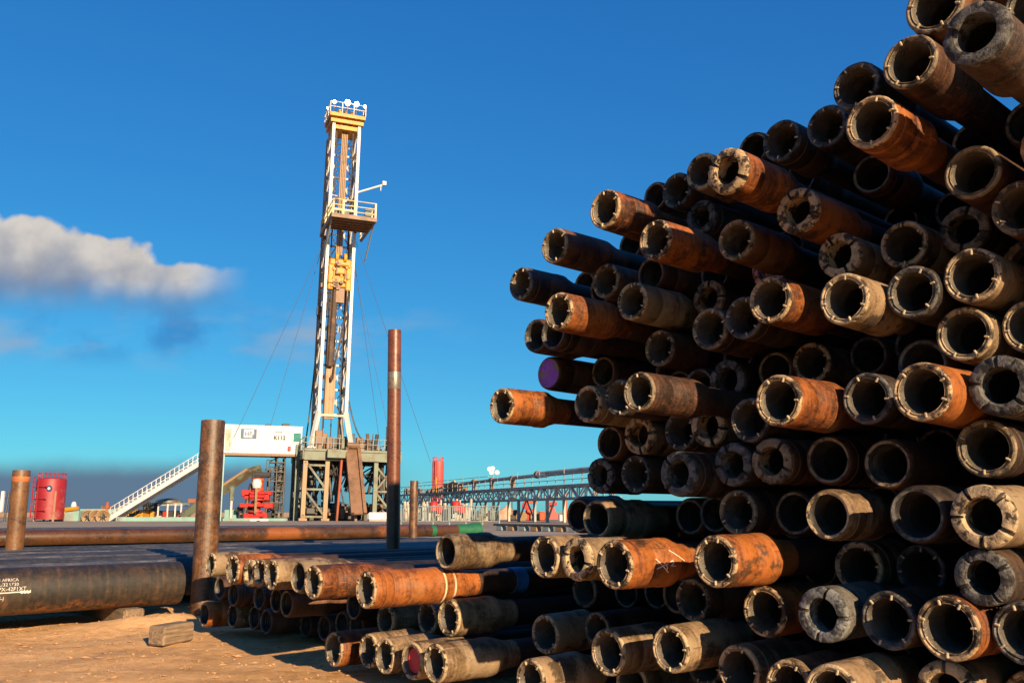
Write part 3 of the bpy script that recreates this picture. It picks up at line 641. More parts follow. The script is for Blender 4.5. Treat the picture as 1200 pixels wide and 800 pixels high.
for i, (x, y) in enumerate(((.1, .1), (cabL-.35, -.15), (.1, 2.4), (cabL-.35, 2.5))):
    b = MB(); b.bar((x, y, 0), (x, y, zc-.2 if y > 0 else zc+(1.0 if x > 1 else -.2)), .12 if x < 1 else .22, square=True); b.build('leg', M_TEAL if x < 1 else M_SAGE, cabin)
b = MB(); b.box((cabL-1.6, 1, zc+cabh+.25), (.7, .7, .35), bev=.05); b.box((cabL-3.4, 1, zc+cabh+.2), (.5, .5, .25), bev=.05); b.build('roof_unit', M_DARK, cabin)
# white gangway stair
s1 = site(131, 613, Y0-3.5); s1.z = .15; s2 = site(262, 500, Y0-4.8); s2.z = zc+.05; d_ = s2-s1; L_ = Vector((d_.x, d_.y, 0)).length
stair = thing('gangway_stair', 'long white handrailed stair sloping up to the white rig cabin', 'stair', s1, math.atan2(d_.y, d_.x))
h_ = d_.z
for y in (-.5, .5):
    b = MB(); b.bar((0, y, 0), (L_, y, h_), .22, square=True); b.build('stringer', M_WHITE2, stair)
    b = MB(); k_ = 24
    for i in range(k_+1): f = i/k_; b.bar((L_*f, y, h_*f), (L_*f, y, h_*f+1.15), .04)
    for z in (.6, 1.15): b.bar((0, y, z), (L_, y, h_+z), .045)
    for i in range(k_): b.bar((L_*i/k_, y, h_*i/k_+.15), (L_*(i+1)/k_, y, h_*(i+1)/k_+.6), .02)
    b.build('handrail', M_WHITE2, stair)
b = MB()
for i in range(34): f = (i+.5)/34; b.box((L_*f, 0, h_*f+.05), (.28, 1.0, .05))
b.build('treads', M_CREAM, stair)
# ------------------------------------------------------------------ the well site around the rig
class Lot:
    """builds one piece of plant standing at a surveyed spot; x to the right, z up, metres"""
    def __init__(s, name, label, cat, px, Y, rz=0, group=None):
        s.Y = Y; s.px = px; s.k = Y/1069; s.t = thing(name, label, cat, gnd(px, Y), rz, group); s.b = MB()
    def x(s, px): return (px-s.px)*s.k
    def z(s, py): return zz(py, s.Y)
    def box(s, x0, x1, y0, y1, d=1.5, off=0, bev=.04):
        xa, xb_, za, zb = s.x(x0), s.x(x1), max(0, s.z(y1)), s.z(y0)
        s.b.box(((xa+xb_)/2, d/2+off, (za+zb)/2), (xb_-xa, d, zb-za), bev=bev); return s
    def bar(s, x0, y0, x1, y1, r, off=0, n=6): s.b.bar((s.x(x0), off, max(0, s.z(y0))), (s.x(x1), off, max(0, s.z(y1))), r, n); return s
    def part(s, name, m, smooth=False):
        o = s.b.build(name, m, s.t, smooth); s.b = MB(); return o
def silo(label, px, Y, pw, ptop, pbot, m, rim=True, legs=True, tilt=0):
    l = Lot('silo', label, 'silo', px, Y); r = pw*l.k/2; z0, z1 = max(.2, l.z(pbot)), l.z(ptop)
    l.b.lathe([(z0+.9, r*.35), (z0+2.0, r), (z1-.3, r), (z1-.1, r*.97), (z1, r*.5)] if legs else [(z0, r), (z0+.4, r), (z1-.35, r), (z1-.1, r*.93), (z1, r*.5)], 28, axis='Z', org=(0, r, 0)); l.part('shell', m, True)
    for k in range(4):
        a = .785+k*1.571; l.b.bar((r*.95*math.cos(a), r+r*.95*math.sin(a), 0), (r*.95*math.cos(a), r+r*.95*math.sin(a), z0+2.6), .11)
        l.part('leg', M_TANPAINT)
    l.b.bar((-r*.75, -.1, .3), (-r*.75, -.1, z1), .07); l.b.bar((-r*.35, -.22, .3), (-r*.35, -.22, z1), .06)
    for k in range(int(z1/.45)): l.b.bar((-r*.75, -.1, .5+k*.45), (-r*.35, -.22, .5+k*.45), .035)
    for k in range(3): l.b.bar((-r*.95, r*.2, 1+k*1.1), (r*.3, -.25, 1+k*1.1), .05)
    l.part('ladder', m)
    for k in range(10):
        a = k*.628; l.b.bar((r*.9*math.cos(a), r+r*.9*math.sin(a), z1-.2), (r*.9*math.cos(a), r+r*.9*math.sin(a), z1+.45), .04)
    l.b.path([(r*.9*math.cos(k*.314), r+r*.9*math.sin(k*.314), z1+.4) for k in range(21)], .03); l.part('top_rail', m)
    return l, r
l, r = silo('big faded red silo behind the leaning post at the left', 49, 85, 33, 559, 615, M_REDFADE, legs=False)
l.b.lathe([(-.05, .28), (0, .28), (.01, .2)], 20, axis='Z'); lm_ = l.b; l.b = MB(); me_ = lm_.mesh('emblem', M_NAVY); me_.transform(Matrix.Rotation(math.pi/2, 4, 'X')); link('emblem', me_, l.t, (r*.35, r-math.sqrt(r*r-(r*.35)**2)-.06, l.z(572)))
l.b.lathe([(-.05, .13), (.03, .13), (.031, .01)], 16, axis='Z'); me_ = l.b.mesh('emblem_field', M_WHITE2); l.b = MB(); me_.transform(Matrix.Rotation(math.pi/2, 4, 'X')); link('emblem_field', me_, l.t, (r*.35, r-math.sqrt(r*r-(r*.35)**2)-.08, l.z(572)))
silo('slim coral red silo rising behind the long pipe gantry', 512, 118, 14, 539, 602, M_CORAL)
l = Lot('thin_pole', 'thin dark pole standing at the far left edge', 'pole', 6.5, 85); l.bar(6, 616, 8, 577, .09); l.bar(3, 584, 10, 583, .05); l.part('pole', M_DARK)
l = Lot('white_post', 'white post cut by the left picture edge', 'post', 1, 80); l.box(-1.5, 1.8, 575, 600, .3); l.box(-3, 5, 612, 617, 1); l.part('post_body', M_WHITE2)
l = Lot('storage_tank', 'grey horizontal storage tank between the red silo and the teal cabin', 'tank', 68, 92)
rr = 8*l.k; l.b.lathe([(-1.1, .1), (-1.05, rr*.7), (-.9, rr), (1.1, rr), (1.25, rr*.7), (1.3, .1)], 24, org=(0, rr, l.z(604))); l.part('shell', M_SAGE, True); l.box(61, 75, 608, 614, 1.4); l.part('saddle', M_BROWN)
l = Lot('field_cabin', 'teal cabin with yellow end frame and dark panel, white dome on its roof', 'cabin', 83, 88)
l.box(75, 92, 598, 614, 2.6); l.part('cabin_body', M_TEAL); l.box(76, 87, 600, 611, .12, -.1); l.part('dark_panel', M_STEELB)
l.bar(71, 614, 75, 597, .25); l.bar(75, 597, 92, 595, .2, -.1); l.part('end_frame', M_YEL)
l.b.lathe([(0, .22), (.5, .25), (.75, .16), (.8, .02)], 16, axis='Z', org=(l.x(81), .8, l.z(597))); l.bar(81, 592, 81, 588, .03, .8); l.part('dome', M_WHITE2, True)
l.box(78, 89, 611, 615, .3, -.4); l.part('step_box', M_WHITE2)
l = Lot('teal_shed', 'long teal plant shed behind the brown hose reels', 'shed', 113, 92); l.box(90, 136, 596, 614, 3, .6); l.part('shed_body', M_TEAL); l.box(112, 121, 592, 596, 1, 1); l.part('roof_vent', M_BROWN)
for i, px in enumerate((104, 113, 121)):
    l = Lot('hose_reel', ('brown hose reel nearest the teal cabin', 'middle brown hose reel before the teal shed', 'brown hose reel nearest the yellow machine')[i], 'hose reel', px, 88.5, .5, 'hose reels before the teal shed')
    zc_ = l.z(605)
    for k in range(3):
        R1 = 7.2*l.k-k*.13; pts = [Vector((R1*math.cos(a*.314), .12*k, zc_+R1*math.sin(a*.314))) for a in range(21)]; l.b.path(pts, .075, 5)
    l.part('hose', M_TANPAINT)
    for a in range(4): l.b.bar((0, .1, zc_), (.55*math.cos(a*1.57), .1, zc_+.55*math.sin(a*1.57)), .04)
    l.b.bar((-.3, .1, 0), (0, .1, zc_), .06); l.b.bar((.3, .1, 0), (0, .1, zc_), .06); l.part('reel_stand', M_DARK)
l = Lot('vent_stack', 'thin rusty vent pipe above the hose reels', 'pipe', 125, 90); l.bar(125, 614, 125, 588, .12); l.box(123, 127, 592, 595, .3, -.1); l.part('stack', M_RUSTRED)
l = Lot('yellow_loader', 'yellow machine behind the foot of the white stair', 'machine', 148, 94)
l.box(131, 167, 597, 612, 2.4, 0, .1); l.box(136, 148, 594, 597, 1.5, .3); l.part('machine_body', M_YEL)
for px in (157, 162): l.b.lathe([(-.3, .1), (-.3, .7), (.3, .7), (.3, .1)], 18, org=(0, 0, 0), axis='Z'); 
l.b = MB(); l.box(152, 158, 601, 610, .2, -.15); l.box(160, 163, 598, 604, .2, -.15); l.box(133, 136, 600, 606, .2, -.15); l.part('grille', M_DARK)
l.bar(150, 612, 165, 602, .12, -.2); l.bar(140, 612, 152, 606, .12, -.2); l.part('arm', M_YEL)
l = Lot('engine_set', 'black engine with upright exhausts left of the round-roofed pump unit', 'engine', 175, 96)
l.box(166, 185, 598, 612, 2, 0, .1)
for px, t_ in ((168, 590), (172, 588), (177, 589), (181, 590)): l.bar(px, 612, px, t_, .22, .3, 8)
l.bar(166, 592, 184, 590, .2, .2); l.part('engine_block', M_DARK); l.box(177, 181, 598, 606, .4, -.3); l.part('yellow_guard', M_YEL)
l = Lot('pump_unit', 'pump unit with pale rounded roof on thin posts and red pieces below', 'pump unit', 195, 95)
l.b.lathe([(0, 1.35), (.25, 1.3), (.45, .8), (.5, .05)], 20, axis='Z', org=(l.x(193), 1, l.z(589))); l.part('round_roof', M_SAGE, True)
l.box(184, 212, 589, 592.5, 2.4); l.part('canopy', M_STEELB)
for px in (185, 196, 205, 212): l.bar(px, 612, px, 590, .09)
l.part('post', M_WHITE)
l.box(187, 203, 598, 612, 1.4, .6, .1); l.box(206, 211, 600, 612, 1.2, .6); l.part('pump_block', M_DARK)
l.box(191, 196, 599, 606, .6, -.2, .1); l.box(208, 214, 603, 608, .6, -.2, .1); l.part('red_valve', M_REDP); l.box(184, 190, 604, 607, .4, -.3); l.part('manifold', M_CREAM)
l = Lot('slanting_chute', 'sage green chute slanting down behind the thick rusty post', 'chute', 225, 94)
l.bar(214, 605, 236, 588, .45, 0, 4); l.part('trough', M_SAGE); l.bar(219, 614, 219, 600, .15); l.bar(231, 614, 231, 592, .15); l.part('leg', M_STEELB); l.box(217, 226, 584, 589, 1, .5); l.part('rust_cover', M_RUSTRED)
l = Lot('long_skid', 'long pale teal skid beam lying left of the thick rusty post', 'skid', 183, 86)
l.box(136, 234, 605.5, 614, 1.6); l.part('skid_body', M_TEAL); l.box(138, 145, 606, 611, .1, -.1); l.part('dark_frame', M_STEELB)
l = Lot('teal_beam', 'pale teal beam on the ground before the red valve stack', 'beam', 297, 88)
l.box(261, 336, 607, 613.5, .6); l.part('beam_body', M_TEAL); l.box(293, 315, 608, 614.5, .1, -.12); l.part('white_plate', M_WHITE2); l.box(302, 305.5, 609.5, 612.5, .05, -.17, 0); l.part('plate_mark', M_BLACKP)
l = Lot('conveyor_arm', 'sage conveyor arm bent over beside the red valve stack', 'conveyor', 280, 92)
l.bar(258, 575, 288, 554, .50, 0, 4); l.bar(288, 554, 303, 549, .46, 0, 4); l.part('arm_beam', M_SAGE); l.bar(258, 570, 288, 549.5, .13, -.3); l.part('hand_rail', M_TANPAINT)
l.bar(270.5, 613, 270.5, 584, .12); l.part('steel_leg', M_WHITE); l.bar(270.5, 586, 270.5, 568, .22); l.part('leg_sleeve', M_SAGE)
l.box(262, 276, 597, 611, 1.2, .2); l.part('foot_box', M_TEAL)
l = Lot('valve_stack', 'bright red blowout valve stack with flanges and side rams', 'valve stack', 296, 90)
cx_ = l.x(297.5)
def ring_(y0, y1, hw_): l.b.lathe([(l.z(y1), .05), (l.z(y1), hw_*l.k), (l.z(y0), hw_*l.k), (l.z(y0), .05)], 18, axis='Z', org=(cx_, .9, 0))
ring_(574, 586, 7); ring_(586, 598, 4.5); ring_(598, 613, 7)
for y_, hw_ in ((576, 9), (585, 10), (590, 7), (599, 10)): ring_(y_-.8, y_+.8, hw_)
for y_, w_ in ((577.5, 17), (581.5, 13), (592, 19), (604, 12)):
    l.b.bar((cx_-w_*l.k, .9, l.z(y_)), (cx_+w_*l.k, .9, l.z(y_)), .2, 8); l.b.bar((cx_-.5, .2, l.z(y_)), (cx_+.9, .2, l.z(y_)), .16, 8)
    for sx in (-1, 1): l.b.box((cx_+sx*w_*l.k*.75, .9, l.z(y_)), (rng.uniform(.5, 1.0), .7, rng.uniform(.4, .75)), bev=.08)
l.b.box((cx_, .8, l.z(580)), (1.3, 1.2, .8), bev=.1); l.b.box((cx_-.3, .6, l.z(606)), (1.6, 1.0, .6), bev=.1)
l.part('ram_body', M_REDP)
ring_(562, 572, 6); ring_(560, 563, 7.5); ring_(571, 574, 7); l.part('annular_cap', M_ORG, True)
l.b.lathe([(-.5, .05), (-.42, .4), (0, .5), (.42, .4), (.5, .05)], 14, axis='Z', org=(cx_+.05, .35, l.z(566.5))); l.part('pale_bulb', M_WHITE, True)
l.b.bar((cx_-.2, .6, l.z(556)), (cx_+1.3, .6, l.z(556)), .28, 8); l.b.box((cx_-.1, .9, l.z(557)), (.9, .9, .6), bev=.1); l.part('top_fitting', M_DARK)
l.b.bar((cx_+.15, -.1, l.z(572)), (cx_+.15, -.1, l.z(602)), .13); l.part('choke_line', M_TANPAINT)
for i in range(22): l.b.box((rng.uniform(-2, 2.3), rng.uniform(.6, 2), rng.uniform(.2, 1.9)), (rng.uniform(.2, .8), .5, rng.uniform(.2, .9)), bev=.05)
l.b.bar((cx_-1.3, .8, 0), (cx_-.6, .8, l.z(566)), .22, 8); l.part('hydraulic_unit', M_DARK)
l = Lot('access_tower', 'dark open stair tower under the white cabin, left of the rig floor', 'stair tower', 324, 93, .36)
for px in (314, 322, 331):
    for off in (0, 1.4): l.bar(px, 612, px, 536+(px == 314)*12, .09, off)
for y_ in (541, 552, 563, 575, 588, 600):
    l.box(314, 332, y_, y_+1.2, 1.4, 0, 0); l.bar(314, y_, 331, y_-11, .07, .2); l.bar(314, y_-5, 332, y_-5, .04)
l.box(310, 318, 549, 551, 1, 0, 0)
for px in (310, 313): l.bar(px, 550, px, 539, .04)
l.bar(310, 539, 318, 539, .04); l.part('stair_frame', M_DARK)
l.b.bar((l.x(322), .7, 0), (l.x(328), .9, 5.5), .35, 8); l.part('hose_bundle', M_DARK)
l = Lot('covered_pallet', 'white tarp-covered block at the foot of the rig ramp', 'pallet load', 443, 88)
mb = l.b; n_ = 12; q = {}
l.box(430, 456, 600, 613.5, 1.6, 0, .22); l.part('tarp', mat('white_tarp', (.62, .60, .58), .8, var=.15, nscale=2, bump=.8, bscale=3))

# right of the tall post: fence, gantry, shakers, lights
fa, fb = gnd(470, 64), gnd(585, 62); d_ = fb-fa
fence = thing('slat_fence', 'grey panel fence of upright slats left of the pipe gantry legs', 'fence', fa, math.atan2(d_.y, d_.x)); L_ = d_.length
b = MB(); ztp = zz(601, 63)+.0
for i in range(int(L_/.16)): b.box((i*.16, 0, .75), (.07, .03, 1.05 if (i//11) % 3 else .8))
b.build('slats', M_STEELB, fence)
for i in range(7): b = MB(); b.bar((L_*i/6, .03, 0), (L_*i/6, .03, 1.35), .05); b.build('fence_post', M_STEELB, fence)
b = MB(); b.bar((0, 0, 1.25), (L_, 0, 1.25), .04); b.bar((0, 0, .25), (L_, 0, .25), .04); b.build('fence_rail', M_STEELB, fence)

ga, gb = gnd(466, 116), gnd(706, 68); d_ = gb-ga; L_ = d_.length
gan = thing('pipe_gantry', 'long pale steel truss gantry carrying flow pipes across the well site', 'gantry', ga, math.atan2(d_.y, d_.x))
H0, H1, H2 = 1.95, 2.95, 4.05
for off in (0, 1.6):
    b = MB(); b.bar((0, off, H1), (L_, off, H1), .11, square=True); b.bar((0, off, H0), (L_, off, H0), .09, square=True); b.build('chord', M_STEELB, gan)
    b = MB(); n_ = 40
    for i in range(n_):
        x0_, x1_ = L_*i/n_, L_*(i+1)/n_; b.bar((x0_, off, H0), (x0_, off, H1), .065)
        if i % 2: b.bar((x0_, off, H0), (x1_, off, H1), .065)
        else: b.bar((x0_, off, H1), (x1_, off, H0), .065)
    b.build('truss_web', M_WHITE, gan)
b = MB(); b.box((L_/2, .8, H1+.06), (L_, 1.6, .05)); b.build('walkway', M_BROWN, gan)
for i in range(9):
    x = L_*(i+.4)/9; b = MB()
    for off in (0, 1.6): b.bar((x, off, 0), (x, off, H0), .11, square=True)
    if i % 2 == 0: b.bar((x, 0, .1), (x+1.7, 0, H0), .09); b.bar((x, 1.6, .1), (x-1.7, 1.6, H0), .09)
    else: b.bar((x, 0, .1), (x+2.2, 0, H1), .10)
    b.build('gantry_leg', M_CREAM if i % 2 else M_STEELB, gan)
b = MB(); n_ = 34
for i in range(n_+1): b.bar((L_*i/n_, 0, H1), (L_*i/n_, 0, H1+1.0+.5*(i % 3 == 0)), .04)
for z in (.5, 1.0): b.bar((0, 0, H1+z), (L_, 0, H1+z), .03)
b.bar((0, 1.6, H1+1.5), (L_*.5, 1.6, H1+1.5), .03); b.build('gantry_railing', M_STEELB, gan)
b = MB(); b.bar((L_*.30, .7, H1+.75), (L_*.55, .7, H2-.1), .16, 10); b.bar((L_*.55, .7, H2-.1), (L_*.77, .7, H2), .17, 10); b.bar((L_*.76, .6, H2+.05), (L_, .6, H2+.1), .24, 12); b.build('flow_pipe', M_STEELB, gan, True)
for f in (.47, .56, .655): b = MB(); b.bar((L_*f-.3, .7, H2-.1), (L_*f+.3, .7, H2-.1), .27, 10); b.box((L_*f, .7, H1+.5), (.35, .35, .9)); b.build('pipe_support', M_BROWN, gan)
b = MB(); b.bar((L_*.765-.2, .6, H2+.05), (L_*.765+.2, .6, H2+.05), .34, 12); b.build('pipe_flange', M_BROWN, gan)
b = MB(); b.bar((L_*.755, .6, H2), (L_*.80, .6, H2), .26, 10); b.build('white_collar', M_WHITE2, gan)
b = MB(); b.box((L_*.34, .8, H1+.9), (5, .5, .25)); b.bar((L_*.28, .3, H1+.5), (L_*.38, .3, H1+1.2), .1); b.bar((L_*.28, 0, H1), (L_*.28, 0, H1+1.8), .08); b.build('yellow_brace', M_YEL, gan)
for i in range(40): b = MB(); b.box((rng.uniform(0, L_*.42), rng.uniform(.3, 1.5), H1+.1+rng.uniform(0, .5)), (rng.uniform(.4, 1.5), .4, rng.uniform(.2, .7)), bev=.04); b.build('walkway_gear', M_BROWN, gan)
labs_ = (('mud_tank', 'dark green mud tank behind the slat fence, left end of the gantry', 'tank', 486, 90, M_DKGREEN, 474, 500, 590, 613), ('mud_tank', 'brown-stained tank under the gantry behind the fence', 'tank', 512, 92, M_BROWN, 500, 526, 589, 613),
         ('mud_tank', 'dark tank right of the brown-stained tank, under the gantry', 'tank', 538, 90, M_DKGREEN, 526, 553, 588, 613), ('mud_tank', 'pale grey tank with upright pipes, left of the sand heap', 'tank', 570, 84, M_CREAM, 557, 584, 594, 613))
for nm, lb, ct, px, Y, m, a_, b_, c_, e_ in labs_:
    l = Lot(nm, lb, ct, px, Y); l.box(a_, b_, c_+4, e_, 2, .8, .1); l.part('tank_body', m)
    for i in range(7): x = rng.uniform(a_, b_); l.bar(x, 613, x+rng.uniform(-3, 3), rng.uniform(c_-4, c_+4), rng.uniform(.06, .16), .4)
    for i in range(5): x = rng.uniform(a_, b_-4); y = rng.uniform(c_, 608); l.box(x, x+rng.uniform(2, 5), y, y+rng.uniform(2, 5), .5, .1)
    l.part('pipework', M_CREAM if m != M_CREAM else M_SAGE)
    if px in (512, 538):
        l.b.lathe([(0, .4), (.8, .45), (1.0, .1)], 12, axis='Z', org=(l.x(px-4), .2, 1.0)); l.b.lathe([(0, .3), (.6, .35), (.8, .1)], 12, axis='Z', org=(l.x(px+3), .1, .8)); l.part('red_drum', M_REDP)
l = Lot('sand_heap', 'pinkish sand heap under the pipe gantry', 'heap', 594, 108); b = MB()
n_ = 26; vs = []
for j in range(n_+1):
    for i in range(n_+1):
        x = (i/n_-.5)*5; y = (j/n_-.5)*4; rr = math.hypot(x/2.3, y/1.9); h = max(0, 1.75*(1-rr)) + .12*noise.noise(Vector((x*2, y*2, 0)))
        vs.append((x, y+1, h if rr < 1 else -.05))
b.add(vs, [(j*(n_+1)+i, j*(n_+1)+i+1, (j+1)*(n_+1)+i+1, (j+1)*(n_+1)+i) for j in range(n_) for i in range(n_)]); b.build('heap_surface', mat('pink_sand', (.50, .29, .19), .95, nscale=3, bump=.3), l.t, True)
l = Lot('light_tower', 'mast with four white flood lamps above the pipe gantry', 'light tower', 578, 100); l.bar(578, 613, 578, 549, .07); l.bar(573, 552, 583, 554, .05, -.1); l.part('mast', M_STEELB)
for px, py in ((573.5, 549.5), (577, 549), (576, 553.5), (582.5, 553.5)):
    l.b.lathe([(-.2, .1), (-.1, .24), (.05, .27), (.06, .02)], 14, axis='Z'); me_ = l.b.mesh('flood_lamp', M_WHITE2, True); l.b = MB(); me_.transform(Matrix.Rotation(R_(75), 4, 'X')); link('flood_lamp', me_, l.t, (l.x(px), -.2, l.z(py)))
l = Lot('shaker_unit', 'bright red machine with brown wheels under the gantry', 'shaker', 621, 96)
l.box(616, 626, 596, 612, 1.6, 0, .1); l.box(612, 620, 590, 596, 1.4, .3); l.part('red_body', M_REDP); l.box(613, 630, 587, 590, 1.5, .4); l.bar(618, 598, 632, 606, .16, -.2); l.part('top_frame', M_ORG)
for px in (611, 628): 
    l.b.lathe([(-.2, .1), (-.2, .55), (-.1, .62), (.1, .62), (.2, .55), (.2, .1)], 16, org=(0, 0, 0)); me_ = l.b.mesh('wheel', M_TANPAINT, True); l.b = MB(); me_.transform(Matrix.Rotation(R_(80), 4, 'Z')); link('wheel', me_, l.t, (l.x(px), -.2, l.z(611)+.5))
l = Lot('hopper', 'coral red tapering hopper right of the red wheeled machine', 'hopper', 647, 94)
za, zb = 0.15, l.z(592); w0, w1 = 7.5*l.k, 2.2*l.k; vs = [(-w0, 0, za), (w0, 0, za), (w0, 1.5, za), (-w0, 1.5, za), (-w1, .3, zb), (w1, .3, zb), (w1, 1.0, zb), (-w1, 1.0, zb)]
l.b.add(vs, [(0, 1, 5, 4), (1, 2, 6, 5), (2, 3, 7, 6), (3, 0, 4, 7), (4, 5, 6, 7), (0, 3, 2, 1)]); l.part('hopper_body', M_CORAL); l.box(641, 653, 588, 592, 1.4, -.1); l.part('hopper_rim', M_REDP)
l.box(632, 639, 599, 613, 1, .2, .1); l.part('drive_unit', M_ORG)
l = Lot('dark_engine', 'dark engine block left of the red wheeled machine', 'engine', 603, 98); l.box(597, 609, 603, 613, 1.2, 0, .1); l.box(601, 606, 597, 603, 1, .1); l.bar(600, 613, 600, 575, .05, .5); l.part('engine_block', M_DARK)
l = Lot('red_pole', 'thin dull red pole near the tall stack, beyond the gantry', 'pole', 663, 100); l.bar(663, 613, 663, 578, .16); l.part('pole', M_RUSTRED)
l = Lot('white_marker', 'slim pale marker post right of the coral hopper', 'post', 658, 92); l.bar(657, 613, 657, 603, .22); l.part('marker', M_WHITE2)
# long low pipe rack rail in front of the gantry
ra, rb = gnd(580, 44), gnd(712, 38); d_ = rb-ra; L_ = d_.length
rk = thing('rack_rail', 'long dark rack rail with tan blocks under it, behind the black casing', 'rack', ra, math.atan2(d_.y, d_.x))
b = MB(); b.box((L_/2, 0, .27), (L_, .2, .10)); b.build('rail', M_DARK, rk)
for i in range(9): b = MB(); b.box((L_*(i+.5)/9, .05, .11), (.45, .3, .22), bev=.03); b.build('support_block', M_TANPAINT if i % 2 else M_STEELB, rk)
STEEL = {
 'o': steel_mat('rust_orange_steel', (.026, .009, .004), (.13, .037, .008), (.24, .073, .013), (.22, .12, .05), (.58, .70), grease=.8),
 't': steel_mat('mud_tan_steel', (.040, .024, .013), (.125, .078, .040), (.215, .14, .078), (.27, .195, .115), (.45, .62), grease=.8),
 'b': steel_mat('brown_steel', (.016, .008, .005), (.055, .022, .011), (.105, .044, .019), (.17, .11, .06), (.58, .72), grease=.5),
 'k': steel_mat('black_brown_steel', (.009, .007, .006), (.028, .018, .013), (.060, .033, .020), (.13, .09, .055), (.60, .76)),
 'g': steel_mat('grey_steel', (.022, .020, .019), (.07, .063, .056), (.13, .12, .10), (.19, .15, .09), (.55, .72)),
}
M_BODY = steel_mat('pipe_tube_steel', (.006, .005, .0045), (.020, .012, .009), (.045, .023, .014), (.08, .05, .03), (.6, .78), .55, .3)
M_CHALK = mat('white_chalk', (.75, .68, .60), .9, var=.15)
M_BLUE = mat('blue_paint_band', (.01, .14, .42), .5, var=.3, dirt=(.04, .05, .07))
M_PALEBAND = mat('pale_wear_band', (.55, .42, .28), .7, dirt=(.3, .16, .07))
def ring_mat(name, base, grime, amt):
    m = mat(name, base, .7, var=.5, nscale=45, bump=.5, bscale=130, dirt=grime, dscale=30, damt=amt, spec=.35); return m
M_PROT = {'o': ring_mat('cream_mud_ring', (.34, .235, .13), (.028, .019, .012), (.48, .56)),
          't': ring_mat('cream_mud_ring_pale', (.36, .265, .155), (.032, .022, .014), (.49, .58)),
          'b': ring_mat('grey_brown_ring', (.19, .14, .085), (.026, .02, .015), (.48, .60)),
          'k': ring_mat('black_grey_ring', (.098, .094, .088), (.016, .014, .013), (.46, .58)),
          'g': ring_mat('grey_ring', (.15, .15, .145), (.03, .03, .03), (.48, .6))}
M_BORE = mat('greasy_bore', (.026, .023, .020), .5, var=.6, nscale=14, bump=.5, dirt=(.085, .065, .045), dscale=7, damt=(.52, .68))
M_THREAD = mat('greasy_threads', (.075, .063, .050), .5, var=.5, nscale=20, bump=.6, bscale=90, dirt=(.16, .125, .085), dscale=12, damt=(.55, .68))
M_LUG = mat('pale_lug', (.40, .31, .20), .7, var=.2, dirt=(.14, .09, .06), dscale=60)
M_PURPLE = mat('purple_cap_paint', (.24, .04, .40), .5, var=.3, nscale=20, dirt=(.20, .11, .06), dscale=28, damt=(.50, .53), bump=.6)
M_RED = mat('red_plug_paint', (.45, .02, .035), .5, var=.3, nscale=20, dirt=(.3, .08, .07), dscale=20)
M_PINK = mat('pink_ring_paint', (.46, .21, .19), .7, var=.3, nscale=20, dirt=(.08, .05, .04), dscale=22, damt=(.5, .56))
M_ORANGEIN = mat('orange_plug', (.35, .15, .035), .6, var=.4, nscale=14)

R0 = .089; BODY_L = 9.1
def joint_mesh(kind, seed):
    """upset end of a drill pipe: sleeve with hardbanding and taper, threaded bore"""
    rd = random.Random(seed); L = .37 + rd.uniform(-.03, .05); b = MB()
    if kind == 'long': L = .60
    out = [(.000, .078), (.004, .083), (.012, .0855), (.022, .0868), (.028, .0875)]
    if rd.random() < .7: out += [(.036, .0878), (.039, .0845), (.050, .0845), (.053, .0880)]
    if rd.random() < .6: c0 = rd.uniform(.09, .15); out += [(c0, .0882), (c0+.003, .0862), (c0+.010, .0862), (c0+.013, .0884)]
    h = L*.62
    out += [(h-.02, .0888), (h, .089)]
    if rd.random() < .75: out += [(h+.004, .0912), (h+.05, .0912), (h+.054, .089)]
    out += [(L-.10, .0888), (L-.085, .0875), (L-.02, .070), (L, .0662), (L+.05, .0655)]
    inner = [(L+.05, .050), (.55 if kind != 'long' else .9, .045), (.18, .048), (.13, .055)]
    if kind == 'open':
        inner += [(.10, .0565)]
        for i in range(5): x = .085-.014*i; inner += [(x, .0595+.0014*i), (x-.006, .0575+.0014*i)]
        inner += [(.012, .0655), (.004, .069)]
    else:
        inner += [(.06, .062), (.012, .0665), (.0, .068)]
    b.lathe(out, 40, amp=.009, seed=seed, caps=False)
    b.cur = 1; b.lathe(inner[::-1], 40, amp=.012, seed=seed+5, caps=False)
    b.cur = 2 if kind == 'open' else 0
    b.lathe([inner[-1], out[0]], 40, amp=.012, seed=seed, caps=False)
    return b
def ring_lug(seed):
    """thread protector whose flange carries six or seven small lugs; worn outer edge"""
    b = MB()
    p = [(.020, .0650), (.060, .0605), (.110, .0580), (.110, .0560), (.055, .0585), (.010, .0630), (-.002, .0660), (-.004, .0676), (.0008, .0695), (-.003, .0735),
         (-.0058, .0775), (-.0045, .0825), (.003, .0862), (.008, .0845), (.004, .0760)]
    b.lathe(p, 48, closed=True, amp=.013, seed=seed)
    for k, f in enumerate(b.f):
        c = sum((Vector(b.v[i]) for i in f), Vector())/len(f)
        if math.hypot(c.y, c.z) < .0652: b.m[k] = 1          # the greasy threaded inside
    return b
def lug_mesh():
    b = MB(); b.box((-.0055, 0, .0700), (.008, .0065, .0150), bev=.0018); return b
